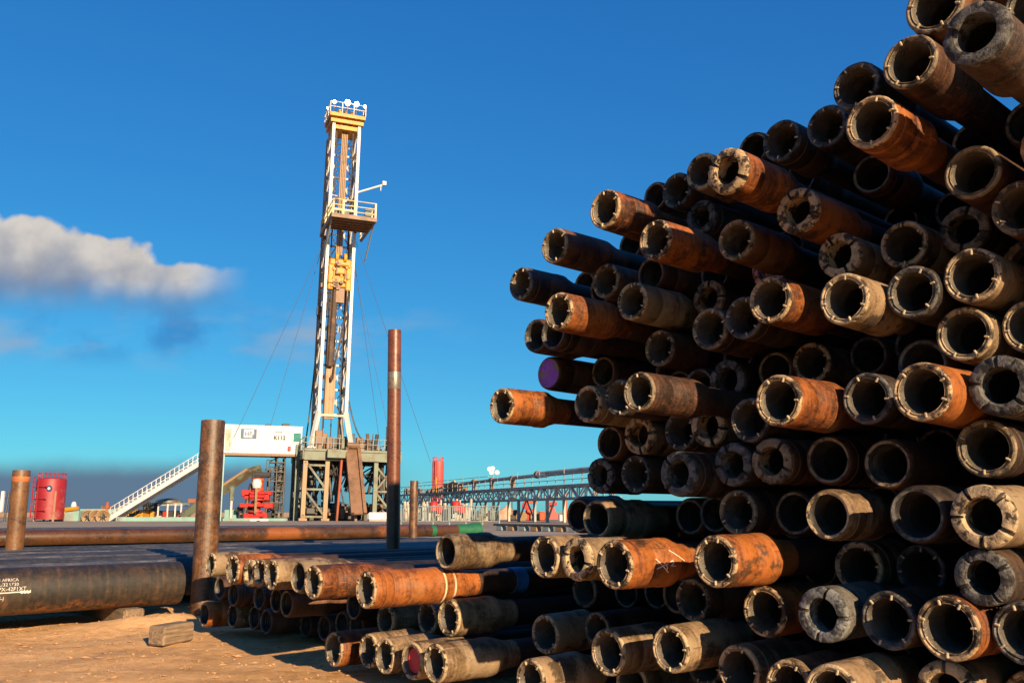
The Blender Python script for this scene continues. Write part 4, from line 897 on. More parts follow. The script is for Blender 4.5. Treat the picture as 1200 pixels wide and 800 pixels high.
def ring_thick(seed, nslot):
    """heavy protector: broad flat flange cut by radial slots, chipped edges"""
    b = MB(); rd = random.Random(seed); n = 96; prof = [(.055, .051), (-.004, .0525), (-.011, .0550), (-.012, .066), (-.011, .0785), (-.006, .0855), (.010, .0885), (.012, .075)]
    cuts = [(2*math.pi*(k/nslot) + rd.uniform(-.15, .15), rd.uniform(.05, .085) if nslot > 1 else .21, rd.uniform(.010, .014) if nslot > 1 else .02) for k in range(nslot)]
    chips = [(rd.uniform(0, 6.28), rd.uniform(.04, .10), rd.uniform(.003, .007)) for k in range(7)]
    near = lambda a, ca: abs((a-ca+math.pi) % (2*math.pi)-math.pi)
    def jit(x, r, a):
        if x < 0:
            for ca, hw, dp in cuts:
                if near(a, ca) < hw: x = min(x+dp, .006)
        for ca, hw, dp in chips:
            q = near(a, ca)
            if q < hw and (r > .074 or r < .053): x += dp*(1-q/hw)
        x += .0009*noise.noise(Vector((math.cos(a)*5, math.sin(a)*5, r*90+seed)))
        return x, r*(1+.013*noise.noise(Vector((math.cos(a)*5+seed, math.sin(a)*5, r*30))))
    b.lathe(prof, n, closed=True, jit=jit)
    for k, f in enumerate(b.f):
        c = sum((Vector(b.v[i]) for i in f), Vector())/4; a = math.atan2(c.z, c.y) % (2*math.pi)
        if c.x < .008 and any(near(a, ca) < hw for ca, hw, dp in cuts): b.m[k] = 1
    return b
def cap_disc(seed, x=.004, r=.078, dome=.004):
    b = MB(); p = [(.05, r-.004), (x, r), (x-.006, r-.004), (x-.007, r-.012)] + [(x-.004-dome*(1-k/4), (r-.016)*k/4+.001) for k in (4, 3, 2, 1, 0)]
    b.lathe(p, 40, amp=.012, seed=seed); return b
def body_mesh():
    b = MB()
    b.lathe([(.35, .0645), (.42, .0655), (3.0, .0658), (6, .0655), (BODY_L-.45, .0655), (BODY_L-.40, .070), (BODY_L-.34, .088), (BODY_L, .089), (BODY_L+.004, .060), (BODY_L+.12, .046)], 24, amp=.006, seed=3)
    return b
CACHE = {}
def cached(key, fn, mats, angle=40):
    if key not in CACHE: CACHE[key] = fn().mesh(key[0], mats, True, angle)
    return CACHE[key]
LUG = lug_mesh().mesh('lug', M_LUG)
BODY = body_mesh().mesh('tube', M_BODY, True)
def chalk_marks(parent):
    """a scrawled crossed h and a 2 in chalk, lying on the sleeve's lit side"""
    strokes = [[(.125, .22), (.20, -.36)], [(.130, -.17), (.195, .02)], [(.165, -.08), (.18, -.02), (.19, -.12), (.187, -.26)], [(.215, .56), (.295, .04)], [(.205, .06), (.22, .12), (.226, .04), (.212, -.08), (.238, -.10)]]
    b = MB()
    for st in strokes:
        pts = []
        for (x0, a0), (x1, a1) in zip(st, st[1:]):
            for k in range(5):
                f = k/4; a = a0+(a1-a0)*f; pts.append((x0+(x1-x0)*f, -.0905*math.cos(a), .0905*math.sin(a)))
        b.path(pts, .0016, 5)
    return b.build('chalk_mark', M_CHALK, parent)
PILE = 'drill pipes stacked in the yard'

def drill_pipe(u, v, s, r, ring, col, flags, label, idx):
    k = r/R0
    t = thing('drill_pipe', label, 'drill pipe', yard(u, s, v), 0, PILE)
    straight = 'chalk' in flags or 'band' in flags
    roll = 0 if straight else rng.uniform(0, 6.28)
    if 'bigslot' in flags: roll = .45
    t.rotation_euler = (roll, R_(rng.uniform(-.35, .35)), YAW + R_(rng.uniform(-.4, .4))); t.scale = (1, k, k)
    link('tube', BODY, t)
    seed = idx % 6
    kind = 'long' if 'band' in flags else ('open' if ring == 'O' else 'std')
    rm = M_PROT[col]
    j = link('tool_joint', cached(('tool_joint', kind, seed if kind != 'long' else 0, col), lambda: joint_mesh(kind, seed), [STEEL[col], M_BORE, rm]), t)
    if ring == 'L':
        p = link('thread_protector', cached(('thread_protector', seed, col), lambda: ring_lug(seed), [rm, M_THREAD]), t)
        if 'fill' not in flags and 'rec' not in flags:
            nl = 6 + idx % 2
            for i in range(nl):
                if rng.random() < .06: continue
                l = link('lug', LUG, p); l.rotation_euler = (2*math.pi*i/nl + rng.uniform(-.12, .12), 0, 0)
    elif ring == 'T':
        link('thread_protector', cached(('thread_protector_thick', seed % 4, 1 if 'bigslot' in flags else 0, col), lambda: ring_thick(seed % 4, 1 if 'bigslot' in flags else 4 + (seed % 2)), [rm, M_BORE]), t)
    elif ring == 'P': link('painted_cap', cached(('cap', 1), lambda: cap_disc(3), M_PURPLE), t)
    elif ring == 'R':
        link('thread_protector', cached(('thread_protector', 2, 't'), lambda: ring_lug(2), [M_PINK, M_THREAD]), t)
        link('red_plug', cached(('plug', 1), lambda: cap_disc(4, .022, .060), M_RED), t)
    elif ring == 'K':
        link('thread_protector', cached(('thread_protector_thick', 1, 0, 'pink'), lambda: ring_thick(1, 4), [M_PINK, M_BORE]), t)
        link('bore_plug', cached(('plug', 2), lambda: cap_disc(5, .045, .052), M_ORANGEIN), t)
    if 'chalk' in flags: chalk_marks(t)
    if 'band' in flags:
        for x in (.41, .47):
            b = MB(); b.lathe([(x-.006, .0895), (x-.005, .0915), (x+.005, .0915), (x+.006, .0895)], 40, caps=False); b.build('wear_band', M_PALEBAND, t, True)
        b = MB(); b.lathe([(.90, .0655), (.901, .0685), (.985, .0685), (.986, .0655)], 32, caps=False); b.build('paint_band', M_BLUE, t, True)
    return t
# cross position, height, end position along the yard direction, radius, end style, colour, flags, label
PIPES = [
    (-1.005, 2.371, 2.623, 0.0927, 'L', 'b', '', "topmost drill pipe of the tall stack, cream ring cut by the picture's top edge"),
    (-0.809, 2.094, 2.368, 0.0881, 'T', 'k', 'bigslot', 'black drill pipe with a wide chipped ring and one open notch, beside the topmost pipe'),
    (-1.089, 2.211, 2.61, 0.088, 'L', 'b', '', 'cream-rimmed drill pipe with dark red-brown side, standing against the sky at upper right'),
    (-1.226, 2.062, 2.614, 0.089, 'L', 'o', '', "fat orange drill pipe jutting out of the stack's upper right slope, lit side scratched"),
    (-1.24, 2.247, 3.482, 0.0895, 'O', 't', 'rec', 'ragged-edged recessed drill pipe in deep shade under the topmost pipes'),
    (-0.953, 2.142, 3.19, 0.0869, 'O', 'b', '', 'dark brown drill pipe with plain open end, right of the ragged shaded pipe'),
    (-0.783, 2.335, 2.78, 0.089, 'L', 'k', '', 'blackened drill pipe with lugged ring, above and right of the chipped wide-ring pipe'),
    (-1.379, 2.319, 2.846, 0.0897, 'L', 'k', '', 'dark drill pipe on the skyline just above the fat orange upper pipe'),
    (-1.677, 2.371, 3.186, 0.0904, 'L', 'k', '', "black drill pipe on the skyline, touching the fat orange upper pipe's left"),
    (-1.887, 2.38, 3.195, 0.0922, 'L', 'k', '', 'black drill pipe alone on the skyline step between two orange pipes'),
    (-1.61, 2.206, 3.398, 0.0874, 'O', 'b', 'rec', 'recessed dark drill pipe, below the fat orange upper pipe'),
    (-2.329, 2.62, 3.674, 0.0889, 'O', 'b', 'rec', 'recessed dark drill pipe, left of the skyline step pipe'),
    (-1.794, 2.077, 2.658, 0.0877, 'T', 'o', '', "orange drill pipe with black notched ring, crowning the stack's sloping middle skyline"),
    (-2.298, 2.366, 3.2, 0.089, 'L', 't', '', 'mud-tan drill pipe with lugged ring, left of the orange skyline pipe'),
    (-2.517, 2.36, 3.296, 0.0896, 'L', 'k', '', 'blackened drill pipe with lugged ring, above and right of the mottled orange pipe'),
    (-3.149, 2.653, 3.915, 0.0892, 'O', 'b', 'rec', 'recessed dark drill pipe, above the mottled orange pipe'),
    (-2.42, 2.212, 3.35, 0.0853, 'T', 'k', '', 'blackened drill pipe with thick notched ring, above and right of the mottled orange pipe'),
    (-1.671, 1.951, 2.914, 0.0888, 'T', 'o', '', 'orange drill pipe with thick speckled grey ring, below the skyline step pipe'),
    (-1.967, 1.914, 2.947, 0.0864, 'L', 'b', '', 'dark brown drill pipe with lugged ring, above and left of the pink-ringed pipe'),
    (-2.155, 1.926, 3.478, 0.0884, 'K', 'o', '', 'drill pipe with pinkish painted ring and orange inside, half behind a protruding orange pipe'),
    (-1.788, 1.627, 2.88, 0.0922, 'L', 'o', '', 'protruding orange drill pipe with round lugged ring, right in front of the pink-ringed pipe'),
    (-1.994, 1.612, 3.015, 0.0897, 'L', 'k', '', 'blackened drill pipe with lugged ring, below and left of the protruding orange pipe'),
    (-2.178, 1.599, 3.042, 0.0917, 'L', 'b', '', 'dark brown drill pipe with lugged ring, below and left of the protruding orange pipe'),
    (-2.422, 1.828, 3.386, 0.0875, 'T', 'b', 'rec', 'recessed dark drill pipe with thick notched ring, left of the protruding orange pipe'),
    (-1.596, 1.792, 3.06, 0.0868, 'T', 't', '', 'drill pipe with broad pale cracked ring left of the yellowish twin pipe'),
    (-1.405, 1.533, 2.704, 0.0888, 'L', 't', '', 'mud-tan drill pipe with lugged ring, below the pale cracked-ring pipe'),
    (-2.276, 1.418, 3.294, 0.0926, 'T', 'k', '', 'blackened drill pipe with thick notched ring, above and right of the gold-edged pipe'),
    (-2.465, 1.414, 3.335, 0.0891, 'O', 'k', '', 'blackened drill pipe with plain open end, above the gold-edged pipe'),
    (-2.084, 1.445, 3.363, 0.0886, 'O', 'b', 'rec', 'recessed dark brown drill pipe, above the large middle orange pipe'),
    (-1.907, 1.457, 3.357, 0.0885, 'L', 't', '', 'mud-tan drill pipe with lugged ring, above and right of the large middle orange pipe'),
    (-1.614, 1.213, 2.616, 0.0886, 'L', 'o', '', "large lugged orange drill pipe sticking far out of the stack's middle"),
    (-1.733, 1.482, 3.498, 0.0864, 'O', 'k', '', 'blackened drill pipe with plain open end, above and left of the cream-and-orange pipe'),
    (-1.392, 1.805, 3.145, 0.0906, 'L', 't', '', 'yellowish lugged drill pipe overlapping a recessed twin behind it'),
    (-1.844, 2.225, 4.152, 0.0914, 'O', 'b', 'rec', 'recessed dark brown drill pipe, above the yellowish twin pipe'),
    (-1.217, 1.84, 3.248, 0.0884, 'T', 'b', '', 'dark brown drill pipe with thick notched ring, above the glowing cream pipe'),
    (-1.462, 2.109, 3.812, 0.0892, 'O', 'b', 'rec', 'recessed dark drill pipe, above and right of the yellowish twin pipe'),
    (-0.905, 1.753, 2.865, 0.0889, 'L', 'b', '', 'dark brown drill pipe with lugged ring, below and right of the ragged shaded pipe'),
    (-1.054, 1.567, 2.836, 0.0889, 'L', 't', '', 'cream-ringed drill pipe with glowing lower lip in the right upper face'),
    (-1.229, 1.542, 2.811, 0.0878, 'L', 'k', '', 'blackened drill pipe with lugged ring, below the yellowish twin pipe'),
    (-1.116, 1.4, 2.895, 0.0895, 'L', 't', '', 'large sand-coloured lugged drill pipe at right, under the glowing cream pipe'),
    (-1.081, 1.726, 3.434, 0.0883, 'T', 't', '', 'mud-tan drill pipe with thick notched ring, right of the glowing cream pipe'),
    (-0.94, 1.405, 2.946, 0.0861, 'L', 't', '', 'mud-tan drill pipe with lugged ring, right of the large sand-coloured pipe'),
    (-1.558, 1.504, 3.542, 0.0899, 'O', 'k', '', 'blackened drill pipe with plain open end, above the cream-and-orange pipe'),
    (-1.142, 1.195, 2.616, 0.0893, 'L', 'o', '', "cream-ringed drill pipe with bright orange side, right of the stack's middle"),
    (-1.422, 1.22, 2.842, 0.089, 'L', 'k', '', 'blackened drill pipe with lugged ring, left of the cream-and-orange pipe'),
    (-0.963, 1.203, 2.717, 0.0886, 'T', 'k', '', 'black drill pipe with very thick slotted ring at the right picture edge'),
    (-1.06, 1.036, 2.827, 0.0887, 'L', 'b', '', 'dark brown drill pipe with lugged ring, below the thick slotted black pipe'),
    (-1.384, 1.005, 2.868, 0.0849, 'O', 'b', 'rec', 'recessed dark drill pipe, below and left of the cream-and-orange pipe'),
    (-1.512, 1.088, 3.569, 0.0895, 'O', 'b', 'rec', 'recessed dark drill pipe, below the cream-and-orange pipe'),
    (-1.023, 0.838, 2.662, 0.0888, 'T', 't', '', 'broad beige drill pipe with very thick four-slot ring at the right edge'),
    (-1.227, 0.843, 2.705, 0.0888, 'O', 'k', '', 'blackened drill pipe with plain open end, left of the broad beige thick-ring pipe'),
    (-1.694, 0.874, 3.446, 0.0898, 'O', 'b', 'rec', 'recessed dark drill pipe, above and right of the gold-crescent pipe'),
    (-1.544, 0.842, 2.757, 0.0854, 'O', 't', '', 'mud-tan drill pipe with plain open end, above and left of the gold-crescent pipe'),
    (-1.872, 0.847, 3.101, 0.089, 'O', 'b', '', 'dark brown drill pipe with plain open end, above and left of the gold-crescent pipe'),
    (-2.051, 0.85, 2.996, 0.0886, 'L', 'b', '', 'dark brown drill pipe with lugged ring, above and right of the glossy orange pipe'),
    (-2.462, 0.842, 3.414, 0.0883, 'O', 'k', '', 'blackened drill pipe with plain open end, above the glossy orange pipe'),
    (-2.64, 0.831, 3.464, 0.089, 'O', 'b', 'rec', 'recessed dark brown drill pipe, above and left of the glossy orange pipe'),
    (-1.658, 1.033, 2.99, 0.0911, 'O', 'b', '', 'dark brown drill pipe with plain open end, above the gold-crescent pipe'),
    (-1.883, 1.039, 2.988, 0.0884, 'T', 'b', '', 'dark brown drill pipe with thick notched ring, below the large middle orange pipe'),
    (-2.058, 1.033, 2.99, 0.0869, 'T', 'k', '', 'blackened drill pipe with thick notched ring, below and right of the gold-edged pipe'),
    (-2.622, 1.081, 3.627, 0.0906, 'O', 'b', 'rec', 'recessed dark drill pipe, below the gold-edged pipe'),
    (-2.311, 1.213, 3.19, 0.0908, 'T', 't', '', 'drill pipe with a thick slotted ring lit gold along its left edge'),
    (-1.972, 1.2, 2.988, 0.089, 'L', 'k', '', 'blackened drill pipe with lugged ring, below and left of the large middle orange pipe'),
    (-2.491, 1.206, 3.225, 0.0895, 'L', 'k', '', 'blackened drill pipe with lugged ring, left of the gold-edged pipe'),
    (-2.232, 0.999, 2.873, 0.0904, 'T', 'k', '', 'blackened drill pipe with thick notched ring, below and right of the bright thick-ring pipe'),
    (-2.798, 1.027, 3.273, 0.0918, 'L', 'k', '', 'blackened drill pipe with lugged ring, below the bright thick-ring pipe'),
    (-2.759, 1.207, 3.265, 0.0932, 'T', 't', '', 'drill pipe with thick bright cream ring in the left face, over a dark pipe'),
    (-3.07, 1.029, 3.326, 0.0892, 'T', 'k', '', 'blackened drill pipe with thick notched ring, above the pipe above chalk marks'),
    (-2.981, 1.184, 3.296, 0.0888, 'O', 'b', 'rec', 'recessed dark brown drill pipe, left of the bright thick-ring pipe'),
    (-3.259, 1.357, 2.836, 0.089, 'L', 'o', 'long', 'rusty drill pipe sticking farthest left out of the stack, neck and thin tube visible'),
    (-2.876, 1.347, 3.037, 0.0896, 'L', 't', '', 'mud-tan drill pipe with lugged ring, below and right of the purple-capped pipe'),
    (-2.653, 1.352, 3.003, 0.0863, 'L', 'k', '', 'blackened drill pipe with lugged ring, above and left of the bright thick-ring pipe'),
    (-2.187, 1.296, 2.59, 0.0783, 'L', 'b', '', 'dark brown drill pipe with lugged ring, above the bright thick-ring pipe'),
    (-3.154, 1.573, 3.447, 0.0882, 'O', 'b', 'rec', 'recessed dark brown drill pipe, right of the purple-capped pipe'),
    (-3.335, 1.565, 3.227, 0.091, 'P', 'b', '', "drill pipe closed by a purple painted cap, near the stack's left tip"),
    (-3.259, 1.732, 3.061, 0.0906, 'O', 'k', '', 'blackened drill pipe with plain open end, below and left of the scuffed left pipe'),
    (-3.082, 1.712, 3.011, 0.0876, 'O', 'k', '', 'blackened drill pipe with plain open end, below the scuffed left pipe'),
    (-2.766, 1.727, 2.74, 0.0887, 'L', 'o', '', 'orange drill pipe with dark written-looking scuffs on its side, left tip of stack'),
    (-2.596, 1.79, 3.043, 0.0906, 'L', 't', '', 'tan drill pipe with bright square of sunlight on its side, left of stack centre'),
    (-2.601, 1.598, 3.235, 0.0893, 'L', 'b', '', 'dark brown drill pipe with lugged ring, below and right of the sunlit tan pipe'),
    (-2.958, 2.107, 2.909, 0.0899, 'L', 'b', '', 'dark brown drill pipe with narrow blue-black neck, projecting into sky at left'),
    (-3.35, 2.018, 3.047, 0.0905, 'L', 'k', '', 'blackened drill pipe projecting into the sky, leftmost of the upper left tips'),
    (-2.569, 2.175, 2.843, 0.0921, 'L', 'o', '', "orange drill pipe projecting into the sky, uppermost of the stack's left tips"),
    (-2.302, 1.974, 2.858, 0.0896, 'L', 'o', '', 'mottled orange drill pipe just right of and below the upper left orange pipe'),
    (-2.858, 1.957, 3.159, 0.0892, 'L', 'b', '', 'dark brown drill pipe with lugged ring, above and left of the sunlit tan pipe'),
    (-3.553, 2.169, 3.736, 0.0892, 'O', 'b', 'rec', 'recessed dark drill pipe, above and right of the scuffed left pipe'),
    (-2.681, 1.978, 3.281, 0.0883, 'O', 'b', 'rec', 'recessed dark drill pipe, above and right of the sunlit tan pipe'),
    (-3.292, 2.374, 3.85, 0.0889, 'O', 'b', 'rec', 'recessed dark drill pipe, left of the mottled orange pipe'),
    (-1.629, 0.657, 3.1, 0.0939, 'L', 't', '', 'drill pipe with gold crescent on its right rim, lower right face'),
    (-1.435, 0.654, 3.16, 0.0893, 'L', 'k', '', 'blackened drill pipe with lugged ring, right of the gold-crescent pipe'),
    (-1.047, 0.672, 2.687, 0.079, 'T', 'k', '', 'blackened drill pipe with thick notched ring, below the broad beige thick-ring pipe'),
    (-1.243, 0.651, 3.649, 0.0914, 'L', 't', '', 'mud-tan drill pipe with lugged ring, below and right of the broad beige thick-ring pipe'),
    (-1.342, 0.53, 2.713, 0.0887, 'L', 'k', '', 'blackened drill pipe with lugged ring, left of the big bottom-right pipe'),
    (-1.141, 0.53, 2.653, 0.0913, 'L', 'o', '', 'large cream-lugged drill pipe with orange right rim near the bottom right'),
    (-0.964, 0.529, 2.709, 0.0859, 'L', 'k', '', 'blackened drill pipe with lugged ring, right of the big bottom-right pipe'),
    (-1.206, 0.338, 2.76, 0.0908, 'T', 't', '', 'mud-tan drill pipe with thick notched ring, below the big bottom-right pipe'),
    (-1.428, 0.331, 2.512, 0.0889, 'L', 't', '', 'mud-tan drill pipe with lugged ring, below the grey four-slot pipe'),
    (-1.696, 0.291, 2.719, 0.0889, 'L', 't', '', 'mud-tan drill pipe with lugged ring, right of the pale-topped bottom pipe'),
    (-1.028, 0.319, 2.913, 0.0879, 'L', 't', '', 'mud-tan drill pipe with lugged ring, below and right of the big bottom-right pipe'),
    (-1.838, 0.69, 2.542, 0.088, 'L', 'o', '', 'glossy orange drill pipe inside a second dark rim, lower middle of the stack'),
    (-2.054, 0.621, 3.577, 0.0889, 'O', 'b', 'rec', 'recessed dark drill pipe, left of the gold-crescent pipe'),
    (-1.831, 0.512, 2.807, 0.089, 'L', 'o', '', 'orange-rimmed drill pipe with many lugs, left of the grey four-slot pipe'),
    (-1.53, 0.535, 2.666, 0.0861, 'T', 'g', '', 'drill pipe with thick grey four-slot ring in the lower right face'),
    (-2.4, 0.422, 3.465, 0.0883, 'O', 'b', 'rec', 'recessed dark drill pipe, left of the orange-rimmed lower pipe'),
    (-2.276, 0.509, 2.987, 0.085, 'L', 'b', '', 'dark brown drill pipe with lugged ring, below and left of the glossy orange pipe'),
    (-2.319, 0.248, 3.105, 0.0891, 'L', 'b', '', 'dark brown drill pipe with lugged ring, left of the pale-topped bottom pipe'),
    (-1.921, 0.31, 2.769, 0.089, 'L', 't', '', 'pale-topped lugged drill pipe at the bottom edge under the orange-rimmed lower pipe'),
    (-2.158, 0.362, 2.692, 0.0862, 'L', 't', '', 'mud-tan drill pipe with lugged ring, right of the speckled bottom pipe'),
    (-2.508, 0.309, 2.741, 0.0925, 'L', 't', '', 'speckled pale drill pipe protruding at the bottom centre, fully sunlit'),
    (-3.197, 0.284, 3.058, 0.0936, 'L', 't', '', 'drill pipe with thick half-lit ring and a tan stripe of sunlight, bottom left of stack'),
    (-3.024, 0.308, 3.231, 0.0816, 'L', 'b', '', 'dark brown drill pipe with lugged ring, above and left of the speckled bottom pipe'),
    (-3.494, 0.284, 4.023, 0.0882, 'O', 'b', 'rec', 'recessed dark drill pipe, above and right of the speckled bottom pipe'),
    (-2.886, 0.162, 2.675, 0.089, 'L', 't', '', 'tan drill pipe cut by the bottom picture edge, left of the speckled bottom pipe'),
    (-3.451, 0.436, 3.593, 0.0907, 'L', 'b', 'rec', 'recessed dark brown drill pipe with lugged ring, below and left of the chalk-marked pipe'),
    (-3.272, 0.434, 3.722, 0.0876, 'O', 'b', 'rec', 'recessed dark brown drill pipe, below the chalk-marked pipe'),
    (-3.094, 0.441, 3.756, 0.0887, 'O', 'b', 'rec', 'recessed dark drill pipe, below and right of the chalk-marked pipe'),
    (-2.61, 0.487, 3.313, 0.089, 'O', 'b', 'rec', 'recessed dark drill pipe, below and left of the glossy orange pipe'),
    (-2.227, 0.665, 2.475, 0.0886, 'L', 'o', 'chalk', 'bright orange drill pipe with white chalk marks scrawled on its side'),
    (-2.627, 0.662, 2.694, 0.0873, 'T', 't', '', 'mud-tan drill pipe with thick notched ring, left of the chalk-marked pipe'),
    (-2.805, 0.666, 2.682, 0.0897, 'L', 't', '', 'mud-tan drill pipe with lugged ring, below and left of the pipe above chalk marks'),
    (-2.898, 0.819, 3.102, 0.0919, 'O', 't', '', 'drill pipe with sunlit square of tan side, just above the chalk-marked pipe'),
    (-3.188, 0.834, 3.283, 0.089, 'O', 'b', 'rec', 'recessed dark drill pipe, left of the pipe above chalk marks'),
    (-2.627, 0.14, 3.014, 0.0892, 'L', 't', 'rec', 'recessed mud-tan drill pipe with lugged ring, below and right of the speckled bottom pipe'),
    (-3.629, 0.658, 2.79, 0.089, 'O', 't', '', 'single drill pipe lying topmost over the low stack, plain open tan end'),
    (-3.738, 0.489, 2.403, 0.089, 'L', 'o', 'band', 'long orange drill pipe with two pale bands and a blue band, on the low stack'),
    (-4.348, 0.261, 2.93, 0.0862, 'L', 't', '', 'mud-tan drill pipe with lugged ring, below and right of the blue-banded long pipe'),
    (-4.023, 0.294, 2.978, 0.089, 'L', 't', '', 'mud-tan drill pipe with lugged ring, left of the smooth tan open pipe'),
    (-3.64, 0.338, 2.825, 0.0918, 'L', 't', '', 'drill pipe with smooth tan open end below the blue-banded long pipe'),
    (-4.457, 0.118, 2.671, 0.0937, 'L', 'o', '', 'short-looking tan drill pipe end on the ground, leftmost of the near lowest row'),
    (-4.149, 0.142, 2.694, 0.089, 'L', 't', '', 'mud-tan drill pipe with lugged ring, right of the near-row end pipe'),
    (-3.908, 0.149, 2.634, 0.089, 'L', 't', '', 'mud-tan drill pipe with lugged ring, left of the red-plugged pipe'),
    (-3.646, 0.158, 2.613, 0.089, 'R', 't', '', 'drill pipe with a red plug inside its end, in the lowest row'),
    (-3.377, 0.185, 2.547, 0.0882, 'L', 't', '', 'tan drill pipe with dark lip, right of the red-plugged pipe'),
    (-4.954, 0.28, 3.095, 0.089, 'O', 'b', 'rec', 'recessed dark drill pipe, below and left of the blue-banded long pipe'),
    (-6.618, 0.469, 2.891, 0.089, 'L', 't', '', "leftmost drill pipe of the low stack's top row, in front of the rusty post"),
    (-5.618, 0.488, 2.602, 0.0967, 'L', 'o', '', 'rust-orange drill pipe with lugged ring, right of the pipe by rusty post'),
    (-5.435, 0.475, 2.633, 0.0865, 'T', 't', '', 'mud-tan drill pipe with thick notched ring, left of the clogged low-stack pipe'),
    (-5.266, 0.489, 2.619, 0.0829, 'L', 'b', '', 'dark brown drill pipe with lugged ring, left of the clogged low-stack pipe'),
    (-4.925, 0.496, 2.519, 0.089, 'L', 't', '', "drill pipe with clogged pale ring in the middle of the low stack's top row"),
    (-4.463, 0.509, 2.438, 0.0891, 'O', 't', '', 'mud-tan drill pipe with plain open end, left of the big low-stack pipe'),
    (-4.283, 0.492, 2.429, 0.0888, 'L', 'o', '', "large sunlit orange drill pipe in the low stack's top row"),
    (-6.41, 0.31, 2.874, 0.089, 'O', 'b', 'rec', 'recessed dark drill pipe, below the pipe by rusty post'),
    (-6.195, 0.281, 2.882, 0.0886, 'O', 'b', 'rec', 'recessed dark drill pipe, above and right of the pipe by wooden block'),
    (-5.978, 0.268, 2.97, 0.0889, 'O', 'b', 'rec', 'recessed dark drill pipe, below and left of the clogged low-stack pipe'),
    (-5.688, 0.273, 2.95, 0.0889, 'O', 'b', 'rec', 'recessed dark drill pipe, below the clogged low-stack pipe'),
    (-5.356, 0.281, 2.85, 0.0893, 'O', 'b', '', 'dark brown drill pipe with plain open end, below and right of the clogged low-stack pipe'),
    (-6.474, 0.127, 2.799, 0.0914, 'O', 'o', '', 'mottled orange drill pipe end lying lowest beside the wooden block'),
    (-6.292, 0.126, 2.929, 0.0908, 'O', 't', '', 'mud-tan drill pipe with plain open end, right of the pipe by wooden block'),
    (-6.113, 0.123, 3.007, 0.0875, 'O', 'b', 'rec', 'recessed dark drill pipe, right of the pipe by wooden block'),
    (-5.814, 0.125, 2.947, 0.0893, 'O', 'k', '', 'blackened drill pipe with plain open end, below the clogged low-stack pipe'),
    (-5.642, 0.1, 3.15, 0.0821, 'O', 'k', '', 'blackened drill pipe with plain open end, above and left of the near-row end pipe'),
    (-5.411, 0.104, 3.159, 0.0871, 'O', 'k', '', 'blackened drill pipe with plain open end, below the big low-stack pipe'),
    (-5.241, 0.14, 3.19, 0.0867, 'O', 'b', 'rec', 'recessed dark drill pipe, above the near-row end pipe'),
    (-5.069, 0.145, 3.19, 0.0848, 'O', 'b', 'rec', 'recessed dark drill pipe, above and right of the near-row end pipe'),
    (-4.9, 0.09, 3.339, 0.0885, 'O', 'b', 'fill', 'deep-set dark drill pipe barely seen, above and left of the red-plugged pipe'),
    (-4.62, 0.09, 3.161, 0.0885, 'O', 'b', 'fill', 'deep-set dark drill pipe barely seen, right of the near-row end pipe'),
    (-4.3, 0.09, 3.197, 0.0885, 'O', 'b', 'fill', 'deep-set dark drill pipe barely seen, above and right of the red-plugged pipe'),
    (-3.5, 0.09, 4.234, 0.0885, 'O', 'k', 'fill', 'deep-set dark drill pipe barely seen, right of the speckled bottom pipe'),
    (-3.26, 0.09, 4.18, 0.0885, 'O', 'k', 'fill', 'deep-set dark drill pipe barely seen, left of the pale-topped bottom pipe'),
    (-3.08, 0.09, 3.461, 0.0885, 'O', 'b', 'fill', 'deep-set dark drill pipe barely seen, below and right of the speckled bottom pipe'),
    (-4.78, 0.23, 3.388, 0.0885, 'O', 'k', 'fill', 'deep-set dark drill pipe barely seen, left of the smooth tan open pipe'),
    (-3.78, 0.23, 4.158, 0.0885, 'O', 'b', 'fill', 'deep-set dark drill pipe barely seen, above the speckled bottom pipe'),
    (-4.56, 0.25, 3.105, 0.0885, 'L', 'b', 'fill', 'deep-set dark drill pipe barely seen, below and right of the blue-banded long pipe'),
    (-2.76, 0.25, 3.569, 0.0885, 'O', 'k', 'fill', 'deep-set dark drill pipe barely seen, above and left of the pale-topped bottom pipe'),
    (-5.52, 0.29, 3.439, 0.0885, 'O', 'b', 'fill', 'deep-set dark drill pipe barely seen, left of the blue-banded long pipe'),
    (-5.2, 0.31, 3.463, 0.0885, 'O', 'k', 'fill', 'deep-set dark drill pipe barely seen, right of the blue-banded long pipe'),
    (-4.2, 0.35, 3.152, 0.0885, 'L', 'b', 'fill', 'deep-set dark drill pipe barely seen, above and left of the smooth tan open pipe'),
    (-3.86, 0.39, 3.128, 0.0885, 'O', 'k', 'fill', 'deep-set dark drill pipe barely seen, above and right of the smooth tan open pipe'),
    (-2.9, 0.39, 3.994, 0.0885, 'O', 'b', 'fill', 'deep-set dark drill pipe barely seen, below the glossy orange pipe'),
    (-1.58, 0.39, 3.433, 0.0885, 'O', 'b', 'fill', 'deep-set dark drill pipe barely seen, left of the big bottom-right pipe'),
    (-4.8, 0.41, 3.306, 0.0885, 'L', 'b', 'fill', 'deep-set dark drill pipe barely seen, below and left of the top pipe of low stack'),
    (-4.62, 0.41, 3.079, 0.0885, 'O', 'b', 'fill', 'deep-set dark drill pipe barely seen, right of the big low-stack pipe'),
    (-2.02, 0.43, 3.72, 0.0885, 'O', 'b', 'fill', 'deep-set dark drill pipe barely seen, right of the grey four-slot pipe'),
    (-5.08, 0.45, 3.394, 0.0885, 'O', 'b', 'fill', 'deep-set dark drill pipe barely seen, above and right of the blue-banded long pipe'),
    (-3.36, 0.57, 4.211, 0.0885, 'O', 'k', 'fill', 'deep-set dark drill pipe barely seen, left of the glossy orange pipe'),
    (-2.96, 0.57, 3.912, 0.0885, 'O', 'b', 'fill', 'deep-set dark drill pipe barely seen, right of the chalk-marked pipe'),
